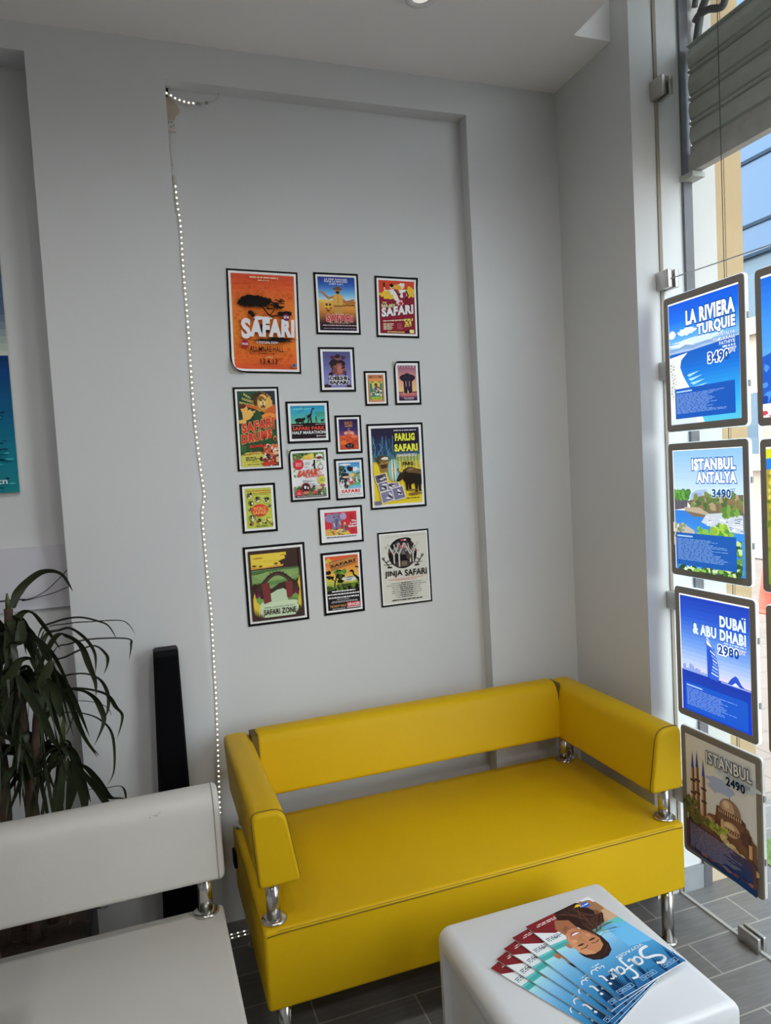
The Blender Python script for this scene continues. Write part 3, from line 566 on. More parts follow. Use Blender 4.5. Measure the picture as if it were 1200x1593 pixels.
def p_delhi(a, W, H):
    sheet(a, W, H, .0078, .0085)
    a.vgrad(0, 0, 1, 1, [(0, '#4a4a78'), (.4, '#5f5f94'), (.8, '#7a78ac'), (1, '#6a6494')])
    K = '#2c2024'; a.ell(.5, .34, .28, .13, K, 30, .15); a.ell(.52, .16, .1, .09, '#7a5444', 22, .1); a.ell(.52, .13, .1, .06, K, 20, .2); a.ell(.34, .17, .09, .05, '#4a2c3c', 16, .3); a.ell(.72, .17, .08, .06, '#46343c', 16, .3)
    a.ell(.55, .5, .24, .16, '#84504a', 28, .2); a.ell(.6, .5, .1, .12, '#a8645a', 20, .2); a.ell(.38, .52, .1, .1, '#6a4440', 18, .3); a.ell(.27, .62, .1, .05, K, 16, .4); a.ell(.76, .6, .08, .07, '#4a3844', 16, .4); a.line([(.36, .36), (.28, .42), (.34, .48)], .05, K); a.line([(.7, .36), (.76, .43), (.66, .47)], .05, K)
    a.ell(.52, .8, .36, .13, K, 40, .18)
    a.text('DELHI', .22, .69, .84, .795, '#14101a', .045, '#dcd4d0', .10); a.text('SAFARI', .20, .815, .88, .91, '#14101a', .045, '#dcd4d0', .10)
    a.ell(.1, .97, .14, .06, K, 20, .3); a.ell(.9, .97, .12, .04, K, 20, .3); a.lines(.3, .925, .75, .94, 1, '#c0b8d0', .6, align='c', full=1.2)
def p_small(a, W, H):
    sheet(a, W, H, .0075, .007, '#d8c8c4')
    a.rect(0, 0, 1, 1, '#a06048'); a.rect(.06, .03, .94, .97, '#c88a58'); a.rect(.09, .04, .91, .12, '#7a4a30'); a.text('SAFARI', .3, .055, .7, .105, '#d09a60', .02); a.text('PARADISE', .1, .14, .9, .215, '#e08a4a', .03, '#c05a34', .03)
    a.rect(.09, .25, .91, .93, '#3f7858'); a.poly([(.09, .25), (.5, .32), (.91, .25), (.91, .3), (.5, .4), (.09, .3)], '#8fae48'); a.circ(.5, .40, .25, '#d8b848'); a.ell(.5, .38, .13, .1, '#b89878', 20, .2); a.ell(.5, .36, .1, .05, '#4a3430', 16, .2); a.ell(.5, .52, .2, .1, '#5a4034', 24, .3); foliage(a, .14, .5, .88, .75, 26, ['#d8c8c0', '#3a3434', '#2f6a4a', '#c0a0a0'], .07, 3)
    a.rect(.16, .82, .84, .92, '#b8b838'); a.text('SAFARI', .2, .835, .8, .905, '#4f7a34', .03)
def p_elephant(a, W, H):
    sheet(a, W, H, .0078, .0085)
    a.vgrad(0, 0, 1, 1, [(0, '#7a5068'), (.15, '#9a6472'), (.4, '#c48a78'), (.65, '#dca878'), (.75, '#d8b070'), (.82, '#a86a64'), (.9, '#46304c'), (1, '#221c38')])
    for k, c in enumerate('SAFARI'): a.text(c, .06+.155*k, .015, .125+.155*k, .055, '#d8b0b8', .02)
    K = '#2a2030'; a.ell(.5, .35, .22, .13, K, 34, .0); a.poly([(.4, .25), (.22, .27), (.1, .31), (.08, .36), (.16, .42), (.27, .46), (.36, .46)], K); a.poly([(.6, .25), (.8, .27), (.92, .31), (.93, .37), (.85, .42), (.74, .46), (.66, .46)], K); a.poly([(.28, .4), (.75, .4), (.74, .78), (.56, .80), (.53, .6), (.49, .6), (.47, .80), (.29, .78)], K); a.poly([(.44, .4), (.57, .4), (.55, .68), (.52, .76), (.49, .68)], '#3a2c3c')
    a.line([(.41, .45), (.42, .6)], .025, '#c8a8a0'); a.line([(.61, .45), (.6, .6)], .025, '#c8a8a0'); a.ell(.4, .33, .02, .012, '#6a5460', 8); a.ell(.62, .33, .02, .012, '#6a5460', 8)
    a.ell(.1, .77, .18, .03, '#8a5058', 16, .3); a.ell(.9, .77, .16, .03, '#8a5058', 16, .3); a.text('SERENGETI', .14, .83, .93, .895, '#c8606c', .03); a.lines(.3, .915, .78, .94, 1, '#d0b8c0', .7, align='c', full=1.2); a.lines(.34, .955, .74, .97, 1, '#d0b8c0', .6, align='c', full=1.2)
def p_drums(a, W, H):
    sheet(a, W, H, .0072, .007)
    a.vgrad(0, 0, 1, 1, [(0, '#2c4a38'), (.3, '#22342c'), (.6, '#2c5232'), (.8, '#30402a'), (1, '#3a3a24')]); a.poly([(.6, 0), (1, 0), (1, .25), (.85, .1)], '#2c303c')
    for i, s in enumerate(('MAN', 'AGAINST', 'MONSTER!')): a.text(s, .17-.06*i, .02+.055*i, .34+.06*i, .055+.055*i, '#b8b060', .03, skew=.055)
    Y = '#d0a054'; O = '#b8582e'
    a.ell(.66, .15, .25, .13, '#a87a38', 44, .10); a.ell(.78, .17, .14, .10, '#c49a4c', 30, .12); a.ell(.60, .085, .20, .08, '#3f2a20', 34, .22); a.ell(.47, .13, .06, .07, '#4a3022', 20, .2); a.ell(.66, .14, .14, .095, '#c8a058', 26, .05); a.ell(.62, .10, .10, .035, '#7a5634', 20, .15)
    a.ell(.66, .165, .075, .05, '#d8b878', 20, .05); a.poly([(.60, .125), (.655, .135), (.60, .14)], '#2a1a14'); a.poly([(.70, .13), (.75, .12), (.74, .137)], '#2a1a14'); a.line([(.585, .112), (.65, .125)], .02, '#5a3a24'); a.line([(.70, .122), (.765, .105)], .02, '#5a3a24'); a.poly([(.635, .155), (.70, .155), (.668, .175)], '#4a2a20'); a.line([(.668, .12), (.668, .155)], .014, '#a07a44')
    a.poly([(.60, .19), (.66, .182), (.73, .188), (.72, .225), (.66, .24), (.61, .225)], '#6a2420'); a.poly([(.615, .19), (.63, .21), (.645, .188)], '#e6dcc0'); a.poly([(.69, .188), (.70, .21), (.715, .19)], '#e6dcc0'); a.ell(.665, .24, .07, .02, '#b08a4c', 18, .15)
    a.line([(.06, .2), (.25, .19), (.5, .23)], .07, O); a.ell(.16, .24, .09, .05, Y, 20, .15); a.ell(.12, .2, .1, .03, '#5a3020', 18, .2); a.poly([(.1, .28), (.32, .24), (.42, .3), (.3, .37), (.12, .4)], Y); a.line([(.3, .3), (.46, .27), (.44, .34)], .06, Y); a.ell(.5, .32, .12, .06, '#2f4a34', 24, .3)
    a.poly([(.75, .24), (.98, .18), (1, .38), (.82, .42), (.6, .37)], O); a.line([(.64, .34), (.82, .31), (.96, .33)], .09, '#d08038'); a.ell(.08, .4, .12, .03, Y, 16, .3)
    R = '#b83a30'; a.text('SAFARI', .07, .43, .93, .56, R, .06, '#d8b070', .03, skew=-.085); a.ell(.5, .54, .12, .02, '#3f6a40', 20, .3); a.text('DRUMS', .04, .575, .86, .70, R, .07, '#d8b070', .03, skew=-.075)
    a.poly([(.2, .74), (.75, .69), (.75, .72), (.2, .77)], '#1f2a20'); a.text('BOMBA', .25, .715, .7, .755, '#c03830', .04, skew=-.012)
    foliage(a, 0, .76, .25, .84, 18, ['#3a5a34', '#2c4a2c'], .07, 3); a.poly([(0, .85), (.15, .81), (.5, .8), (.62, .83), (.65, 1), (0, 1)], '#a8a84a'); a.poly([(0, .86), (.6, .82), (.7, 1), (0, 1)], '#b4b050')
    a.lines(.06, .828, .22, .85, 1, '#8a4a2c', .7, full=1.2); a.text('SHEFFIELD', .23, .808, .5, .848, '#a04a2c', .015, skew=-.008); a.lines(.53, .82, .68, .835, 1, '#6a3a28', .7, full=1.2)
    for k in range(3): a.lines(.12, .87+.02*k, .46, .883+.02*k, 1, '#2c2c20', .9, full=1.1, seed=k)
    a.lines(.28, .935, .44, .945, 1, '#54502c', .8, full=1.1); a.lines(.16, .965, .46, .978, 1, '#54502c', .7, full=1.1)
    foliage(a, .62, .72, .98, .97, 60, ['#b8543a', '#d0a080', '#3a2c28', '#c46a48', '#e0c8b0', '#7a3428'], .055, 6); a.ell(.93, .635, .06, .035, '#b07850', 18, .25); a.ell(.93, .64, .035, .022, '#5a2c22', 14, .3); a.ell(.9, .49, .05, .03, '#8f4a34', 14, .3); a.ell(.53, .9, .04, .035, '#3a2420', 14, .2); a.poly([(.5, .96), (.8, .93), (.98, .98), (.6, 1)], '#a83c2c')
def p_park(a, W, H):
    sheet(a, W, H, .0078, .0085)
    a.vgrad(0, 0, 1, .56, [(0, '#2f7fa4'), (.3, '#3a93ac'), (.7, '#4a9f92'), (1, '#6aae88')], 14); a.ell(.85, .24, .16, .06, '#3a8a78', 24, .25); a.ell(.9, .3, .2, .04, '#42907c', 20, .3); a.ell(.3, .1, .3, .03, '#58aaba', 24, .3)
    K = '#241a1e'; a.rect(0, .54, 1, 1, K); a.ell(.55, .545, .28, .022, K, 24)
    a.ell(.24, .44, .13, .065, K, 24, .06); a.ell(.36, .41, .06, .045, K, 16, .1); a.poly([(.38, .36), (.43, .35), (.42, .4)], K)
    for x in (.15, .2, .29, .34): a.rect(x, .46, x+.035, .54, K)
    a.poly([(.46, .33), (.52, .27), (.57, .25), (.62, .1), (.67, .06), (.70, .09), (.64, .13), (.61, .27), (.58, .36), (.49, .38)], K)
    for x, e in ((.48, .5), (.52, .47), (.56, .58), (.58, .6)): a.line([(x, .35), (x+.015, .44), (e, .52)], .022, K)
    a.line([(.46, .33), (.44, .26)], .012, K); a.line([(.73, .36), (.73, .44)], .025, K); a.circ(.735, .335, .014, K); a.line([(.73, .43), (.70, .53)], .014, K); a.line([(.73, .43), (.77, .52)], .014, K); a.line([(.73, .39), (.77, .42)], .012, K); a.ell(.91, .45, .045, .025, K, 14, .2); a.line([(.86, .46), (.97, .42)], .02, K); a.line([(.9,.46),(.88,.53)],.014,K); a.line([(.92,.46),(.95,.53)],.014,K)
    q = random.Random(1)
    for k in range(9): u, v = q.uniform(.2, .4), q.uniform(.06, .2); a.line([(u, v), (u+.012, v+.012), (u+.03, v-.004)], .008, K)
    a.lines(.02, .585, .28, .61, 1, '#b08a90', .8, full=1.2); a.lines(.7, .565, .98, .59, 1, '#b08a90', .8, full=1.2)
    a.text('SAFARI PARK', .03, .635, .97, .745, '#cf4c36', .03); a.text('HALF MARATHON', .02, .77, .98, .865, '#c4dcd0', .03); a.ring(.74, .93, .022, .01, '#d8d4d4', 14); a.lines(.78, .915, .97, .945, 1, '#d8d4d4', .7, full=1.2)
def p_wild(a, W, H):
    sheet(a, W, H, .0076, .007)
    a.vgrad(0, 0, 1, 1, [(0, '#2a2240'), (.35, '#3a2c5c'), (.5, '#6a3c60'), (.7, '#a84c40'), (1, '#a8442c')]); a.text('WILD', .28, .08, .72, .21, '#a8693a', .03, '#5a3428', .03); a.lines(.35, .225, .68, .25, 1, '#c8a060', .8, align='c', full=1.2)
    a.line([(.48, .34), (.52, .3), (.56, .33)], .02, '#c88a60'); a.ell(.52, .42, .1, .06, '#b87058', 16, .25); a.ell(.35, .46, .11, .06, '#d09080', 16, .25); a.ell(.66, .47, .14, .06, '#c88878', 16, .25)
    for k, (u, v, x, y, c) in enumerate(((.2, .6, .2, .06, '#c85a34'), (.5, .56, .18, .08, '#b85038'), (.8, .58, .18, .06, '#cf6a48'), (.5, .7, .5, .09, '#bf4c2c'), (.2, .78, .3, .08, '#d06a34'), (.8, .8, .25, .1, '#a83c2a'), (.5, .9, .5, .08, '#b84a2c'))): a.ell(u, v, min(x, u, 1-u), y, c, 20, .1, seed=k)
    for k in range(6): a.line([(.05+.15*k, .62+.05*(k % 3)), (.15+.15*k, .6+.06*(k % 3)), (.2+.13*k, .66)], .02, '#5a2420')
    a.ell(.52, .88, .24, .09, '#2a1a20', 26, .12); a.ell(.52, .92, .12, .05, '#4a3038', 18, .1); a.ell(.44, .86, .025, .012, '#d8c0a0', 8); a.ell(.6, .86, .025, .012, '#d8c0a0', 8)
def p_farlig(a, W, H):
    sheet(a, W, H, .0078, .0095)
    a.vgrad(0, 0, 1, .56, [(0, '#241e30'), (.25, '#2c2c44'), (.55, '#34506c'), (.75, '#4a7466'), (.9, '#8a9448'), (1, '#c4a834')]); a.rect(.45, 0, 1, .28, '#281f30'); a.vgrad(0, .44, 1, 1, [(0, '#b89c34'), (.2, '#d0b030'), (1, '#d8b42c')])
    q = random.Random(9)
    for k in range(26): u = q.uniform(.02, .5); a.line([(u, .1+.1*q.random()), (u+q.uniform(-.06, .06), .25), (u+q.uniform(-.1, .1), .38)], .012, ['#1f2838', '#5a86a8', '#26364a', '#467090'][k % 4])
    for k in range(22): u = .5+.5*k/22; a.line([(u, .36), (u+.01, .5+.06*q.random())], .012, ['#d8cc5a', '#8f9a48', '#e0d880'][k % 3])
    a.lines(.46, .028, .86, .045, 1, '#c0c0cc', .7, full=1.2); a.text('FARLIG', .48, .075, .90, .175, '#d6cc44', .06, '#4a4824', .02); a.text('SAFARI', .46, .215, .95, .315, '#d6cc44', .06, '#4a4824', .02); a.text('ZANZABUKU', .50, .345, .92, .38, '#d4dcd8', .035, skew=.0); a.text('F\u00c4RG', .62, .445, .84, .50, '#1c1a14', .04)
    S = '#7a5a3a'; a.line([(.14, .46), (.08, .40), (.2, .375), (.32, .39)], .05, '#4a3828'); a.ell(.24, .42, .07, .035, S, 18, .15); a.ell(.25, .395, .08, .02, '#cfc8b0', 16, .2); a.poly([(.12, .46), (.36, .45), (.32, .56), (.16, .58)], '#8a6a40'); a.poly([(.14, .48), (.3, .47), (.28, .52), (.17, .53)], '#3f3020')
    a.poly([(0, .46), (.1, .48), (.14, .6), (.0, .62)], '#d8b430'); a.ell(.42, .555, .12, .15, '#78aaa4', 28); a.ell(.42, .555, .045, .15, '#d8d4b8', 20); a.line([(.42, .41), (.42, .7)], .02, '#5a4a34'); a.ell(.42, .555, .02, .03, '#c8802c', 10)
    K = '#241b14'
    for x0, x1, y1 in ((.66, .70, .83), (.72, .765, .82), (.86, .90, .87), (.93, .975, .85)): a.poly([(x0-.02, .68), (x1+.03, .68), (x1+.005, y1-.03), (x1+.02, y1), (x0, y1), (x0+.005, y1-.04)], K)
    a.poly([(.58, .60), (.64, .555), (.72, .525), (.80, .525), (.90, .55), (1, .565), (1, .76), (.94, .76), (.86, .735), (.78, .755), (.70, .745), (.62, .70)], K); a.poly([(.66, .57), (.73, .535), (.81, .535), (.92, .565), (1, .58), (1, .63), (.85, .605), (.72, .60)], '#5e4a30'); a.poly([(.70, .56), (.76, .54), (.84, .55), (.78, .575)], '#7a643e')
    a.poly([(.60, .585), (.54, .60), (.50, .64), (.47, .69), (.49, .71), (.55, .70), (.61, .67), (.64, .62)], '#2e241a'); a.line([(.58, .60), (.53, .585), (.50, .555), (.515, .535)], .022, '#4a3e30'); a.line([(.61, .60), (.64, .575), (.63, .55)], .018, '#4a3e30'); a.ell(.5, .69, .025, .014, '#14100c', 10)
    a.ell(.85, .88, .15, .02, '#7a5c28', 20, .35); a.ell(.78, .83, .12, .012, '#7a5c28', 16, .4)
    for P, c in (([(.02, .62), (.24, .59), (.27, .68), (.06, .72)], '#55505a'), ([(.08, .72), (.28, .70), (.3, .8), (.11, .83)], '#6a6478'), ([(.26, .73), (.5, .72), (.52, .80), (.28, .82)], '#847c8c'), ([(.12, .85), (.38, .81), (.42, .93), (.16, .98)], '#75708a'), ([(.36, .8), (.58, .77), (.63, .92), (.41, .95)], '#6c6880')):
        cx = sum(p[0] for p in P)/4; cy = sum(p[1] for p in P)/4; a.poly([(cx+(p[0]-cx)*1.12, cy+(p[1]-cy)*1.12) for p in P], '#d4d0cc'); a.poly(P, c)
        for k in range(4): a.ell(cx+q.uniform(-.06, .06), cy+q.uniform(-.03, .03), .045, .012, ['#2c2830', '#c8c4cc'][k % 2], 10, .4, q.random(), k)
    a.rect(0, .95, .12, 1, '#6a6478'); a.lines(.66, .925, .9, .94, 1, '#5a4a1c', .8, full=1.2)
def p_green(a, W, H):
    sheet(a, W, H, .0078, .0075)
    a.rect(0, 0, 1, 1, '#d4d2d6'); a.poly([(0, 0), (1, 0), (1, .2), (.92, .14), (.3, .12), (.06, .2), (0, .3)], '#587a48'); foliage(a, .02, .02, .98, .1, 30, ['#3f6a34', '#7aa058', '#8ab060', '#2c4a28'], .05, 2); foliage(a, 0, .1, .05, .6, 12, ['#4f7a40', '#8aa868'], .035, 4)
    a.ell(.5, .1, .17, .06, '#d8a848', 24, .25); a.ell(.6, .06, .08, .05, '#dcb458', 16, .2); a.line([(.35, .12), (.3, .18)], .03, '#c89038'); a.ell(.85, .08, .1, .055, '#e0d4c0', 20, .25); a.ell(.85, .12, .09, .03, '#7a2c2c', 16, .2); a.ell(.13, .08, .03, .05, '#8a4a38', 12, .3)
    a.circ(.17, .26, .165, '#b8303a'); a.lines(.06, .215, .29, .31, 4, '#e0a8a8', .5, align='c'); a.lines(.38, .21, .62, .28, 3, '#7a8490', .5, skew=-.01); a.lines(.36, .31, .56, .345, 2, '#7a8490', .5); K = '#241c1c'
    a.line([(.68, .2), (.67, .3), (.69, .4)], .05, K); a.circ(.68, .185, .03, K); a.line([(.67, .24), (.6, .3)], .03, K); a.line([(.69, .38), (.76, .4)], .025, K); a.ring(.87, .33, .08, .014, '#4a4444', 18, .8, 1.); a.line([(.9, .4), (.95, .34)], .02, '#4a4444'); foliage(a, .75, .18, .95, .26, 10, ['#8aa070', '#c0c8b0'], .03, 7)
    a.text('SAFARI', .10, .40, .78, .545, '#c24a34', .05, '#4a1c1c', .015, skew=-.04, slant=.06); a.text('Adventure', .36, .52, .96, .575, '#c83c3c', .02, skew=-.03); a.ell(.83, .46, .08, .035, '#e0a0a4', 16, .2)
    a.lines(.28, .61, .7, .67, 3, '#7a8490', .5, skew=.005); a.lines(.48, .69, .75, .74, 2, '#7a8490', .5); a.circ(.87, .63, .125, '#b4b44a'); a.lines(.79, .595, .95, .665, 3, '#6a6a30', .5, align='c')
    foliage(a, 0, .76, 1, .98, 70, ['#3f5c34', '#587a44', '#2c3c28', '#7a4a3a', '#6a8a50'], .06, 5); a.circ(.36, .78, .14, '#8f2430'); a.circ(.36, .785, .115, '#241c20'); a.ell(.33, .78, .03, .04, '#d0ccc8', 14, .3); a.ell(.42, .79, .025, .035, '#c8c0bc', 12, .3); a.circ(.13, .91, .12, '#b83440'); a.lines(.06, .88, .2, .94, 3, '#e0a8a8', .5, align='c'); a.ell(.76, .79, .12, .04, '#b8a898', 18, .3); a.ell(.34, .9, .08, .04, '#b86a58', 16, .3); a.ell(.62, .9, .1, .04, '#a85048', 16, .3); a.ell(.92, .75, .06, .03, '#b8484c', 14, .3); a.rect(0, .96, 1, 1, '#241c20'); a.lines(.05, .968, .95, .99, 1, '#b8b4b0', .6, full=1.1)
def p_blue(a, W, H):
    sheet(a, W, H, .0076, .008)
    a.rect(0, 0, 1, 1, '#d4d2d4'); a.vgrad(0, 0, 1, .55, [(0, '#3a78b0'), (.5, '#7ab0d0'), (1, '#a8c4c8')], 10); a.ell(.3, .06, .28, .03, '#dfe4ea', 20, .2); a.ell(.75, .2, .2, .06, '#d8e0e6', 18, .3); foliage(a, 0, .12, .3, .4, 30, ['#2c3a34', '#4a5a48', '#1c2422'], .06, 3); foliage(a, .6, .3, 1, .6, 34, ['#58805a', '#7aa068', '#8a7a5a', '#3a5a40'], .06, 4)
    a.ell(.5, .18, .1, .08, '#241c20', 20, .35); a.ell(.62, .2, .05, .07, '#2a2428', 16, .35); a.ell(.2, .55, .2, .15, '#3a3a3c', 26, .25); a.ell(.3, .4, .16, .08, '#c8a890', 20, .2); a.ell(.3, .36, .18, .05, '#2c2224', 18, .25); a.ell(.6, .38, .12, .06, '#d0b070', 18, .25); a.poly([(.42, .5), (.62, .45), (.72, .6), (.5, .7)], '#b83a48'); a.poly([(.48, .46), (.6, .44), (.62, .56), (.5, .58)], '#e0d4d0'); a.ell(.12, .62, .1, .1, '#dcdce0', 16, .3); a.poly([(.2, .75), (.5, .66), (.95, .6), (1, .68), (.6, .76)], '#5a9a6a'); a.poly([(.2, .78), (.6, .7), (1, .68), (1, .78)], '#6aa8c8'); a.ell(.32, .72, .08, .06, '#1c2028', 16, .2); foliage(a, .1, .45, .9, .75, 20, ['#e0d8d0', '#2a2a2c', '#a85048'], .03, 9)
    a.rect(0, .8, 1, 1, '#d6d4d6'); a.text('SAFARI', .06, .815, .92, .92, '#b82c34', .05); a.lines(.03, .945, .97, .97, 1, '#4a7a68', .7, full=1.1)
def p_world(a, W, H):
    sheet(a, W, H, .0082, .008)
    a.rect(0, 0, 1, 1, '#a8b048'); a.ell(.5, .5, .42, .42, '#b0b64c', 30); a.lines(.08, .055, .92, .085, 1, '#b05a34', .8, full=1.1); a.lines(.3, .11, .95, .14, 1, '#b05a34', .8, full=1.1); a.lines(.35, .155, .85, .175, 1, '#54582c', .7, full=1.1)
    def disc(u, v, r, c, k): a.circ(u, v, r, '#24241c'); a.circ(u, v, r-.012, c); foliage(a, u-r*.5, v-r*.4, u+r*.5, v+r*.4, 7, ['#2a2620', '#d0cab0', '#6a5a48'], r*.4, k)
    disc(.19, .19, .13, '#a8b048', 1); disc(.21, .37, .11, '#7a8438', 2); disc(.47, .29, .125, '#b8a87a', 3); disc(.80, .32, .135, '#b4b84e', 4); disc(.16, .52, .07, '#3a3a3c', 5); disc(.9, .46, .06, '#6a6a7a', 6); disc(.22, .74, .125, '#8a9048', 7); disc(.18, .88, .08, '#b84c34', 8)
    a.line([(.82, .28), (.83, .34)], .014, '#1c1c18'); a.ell(.52, .555, .33, .155, '#c0442e', 34); a.text('WORLD', .28, .47, .76, .56, '#d89a5a', .03); a.text('SAFARI', .25, .57, .80, .66, '#d89a5a', .03); a.ell(.52, .68, .2, .02, '#a83a28', 16)
    foliage(a, .4, .74, .95, .9, 28, ['#a8a858', '#2c2a20', '#8f9044', '#c8c070', '#6a3a28'], .06, 11); a.lines(.35, .93, .9, .975, 2, '#3a3c24', .5, full=1.1)
def p_last(a, W, H):
    sheet(a, W, H, .0078, .02, mx=.016, mt=.013, mb=.024)
    a.rect(0, 0, 1, 1, '#b8303c'); G = '#746c88'; a.ell(.36, .3, .18, .27, G, 30, .06); a.ell(.15, .24, .14, .2, '#84799a', 26, .12); a.ell(.58, .18, .1, .16, '#9a8ca8', 24, .12); a.poly([(.22, .35), (.5, .35), (.48, .78), (.4, .78), (.37, .55), (.32, .8), (.22, .78)], G); a.poly([(.32, .3), (.42, .3), (.38, .66), (.33, .62)], '#5a5470'); a.line([(.27, .46), (.3, .62)], .02, '#dcd4d0'); a.line([(.45, .42), (.49, .56)], .02, '#dcd4d0'); a.ell(.28, .2, .02, .03, '#2c2434', 8); a.ell(.43, .2, .02, .03, '#2c2434', 8)
    a.poly([(0, .74), (.15, .7), (.35, .84), (.7, .82), (.8, 1), (0, 1)], '#c8a04c'); foliage(a, .02, .74, .6, .98, 44, ['#d8b850', '#7a8a48', '#a83a34', '#e0d0a0', '#4a3428', '#c8a050'], .045, 3); a.poly([(.57, .55), (.66, .55), (.68, .9), (.55, .9)], '#8a7468'); a.ell(.61, .5, .035, .06, '#d0a070', 12); a.ell(.64, .7, .04, .12, '#5a4c4c', 14, .2); a.ell(.62, .92, .12, .05, '#d8b048', 16, .3)
    a.text('The', .82, .37, .98, .45, '#e4dcdc', .05); a.text('Last', .78, .48, .98, .57, '#e4dcdc', .05); a.text('Safari', .72, .59, .99, .69, '#e4dcdc', .05); a.lines(.78, .1, .96, .34, 6, '#8f2430', .4); a.lines(.8, .78, .97, .86, 2, '#8f2430', .5); a.clip = False; a.lines(.02, 1.05, .98, 1.10, 1, '#4a4450', .8, full=1.0)
def p_zone(a, W, H):
    sheet(a, W, H, .0085, .0085)
    B = '#3a2a26'; a.rect(0, 0, 1, 1, B); a.poly([(.04, .05), (.72, .05), (.72, .10), (.68, .10), (.7, .14), (.62, .16), (.56, .18), (.6, .2), (.6, .23), (.66, .235), (.04, .26)], '#c8b040'); a.poly([(.04, .23), (.3, .245), (.5, .225), (.66, .22), (.64, .25), (.04, .265)], '#c08a3c'); a.ell(.18, .11, .09, .012, '#a87a34', 16, .2); a.ell(.66, .09, .07, .008, '#a87a34', 14, .2)
    for u, v in ((.08, .215), (.2, .225), (.5, .205)): a.ell(u+.02, v, .045, .012, '#4a3420', 14, .3); a.line([(u+.02, v), (u+.02, v+.03)], .008, '#4a3420')
    for k in range(4): a.line([(.2+.1*k, .16+.01*(k % 2)), (.33+.1*k, .155)], .004, '#a08a38')
    a.poly([(.03, .28), (.95, .275), (.95, .8), (.03, .8)], '#6f8a54'); a.poly([(.03, .29), (.95, .275), (.95, .3), (.6, .3), (.4, .31), (.2, .34), (.03, .34)], '#46603a'); a.ell(.5, .37, .4, .06, '#7a9458', 28, .1); a.poly([(.03, .46), (.95, .44), (.95, .56), (.6, .5), (.03, .52)], '#567844')
    a.poly([(.03, .50), (.2, .48), (.4, .56), (.55, .49), (.7, .47), (.95, .47), (.95, .68), (.03, .7)], '#3a2c26'); a.poly([(.2, .75), (.35, .64), (.5, .585), (.62, .57), (.68, .6), (.7, .75), (.88, .85), (.85, .95), (.15, .95)], '#a8b898'); a.poly([(.1, .75), (.9, .75), (.9, .97), (.06, .97)], '#b0bea0')
    P = [(.22+.6*t/20, .50-.15*math.sin(PI*t/20)) for t in range(21)]; a.line(P, .075, B); a.line([(p[0], p[1]+.012) for p in P], .03, '#4a3a34')
    for k, c in enumerate('WELCOME'): t = .2+.1*k; a.text(c, .22+.6*t-.02, .50-.15*math.sin(PI*t)-.05, .22+.6*t+.02, .50-.15*math.sin(PI*t)-.03, '#26201c', .02)
    foliage(a, .04, .5, .25, .62, 18, ['#33261f', '#3f3028'], .05, 3); foliage(a, .75, .46, .95, .62, 18, ['#33261f', '#3f3028'], .05, 4); M = '#6a3230'; a.poly([(.21, .48), (.36, .47), (.38, .74), (.24, .77)], M); a.poly([(.66, .47), (.80, .48), (.80, .73), (.69, .71)], M)
    for u, n in ((.14, 1), (.86, 2)):
        for k in range(-3, 4): a.poly([(u-.012, .74), (u+.028*k, .52+.018*abs(k)), (u+.012, .74)], '#6a2c48')
    foliage(a, .12, .68, .22, .76, 8, ['#6a8a48'], .04, 8); foliage(a, .8, .68, .93, .74, 8, ['#6a8a48'], .04, 9); Y = '#c0a83c'
    a.poly([(.03, .7), (.07, .6), (.1, .72), (.16, .78), (.14, .97), (.03, .97)], Y); a.poly([(.95, .4), (.9, .5), (.93, .6), (.88, .8), (.95, .9)], Y)
    for k in range(6): a.poly([(.02+.03*k, 1), (.05+.035*k, .80+.025*k), (.07+.03*k, 1)], B); a.poly([(.98-.02*k, 1), (.99-.03*k, .74+.035*k), (.93-.02*k, 1)], B)
    a.poly([(0, .0), (.035, 0), (.035, 1), (0, 1)], B); a.poly([(.955, 0), (1, 0), (1, 1), (.955, 1)], B); a.rect(0, .965, 1, 1, B)
    a.text('SNEAK LOOK INTO THE WILD', .24, .815, .82, .832, '#54604a', .01); a.text('SAFARI ZONE', .22, .85, .84, .93, '#26201e', .02)
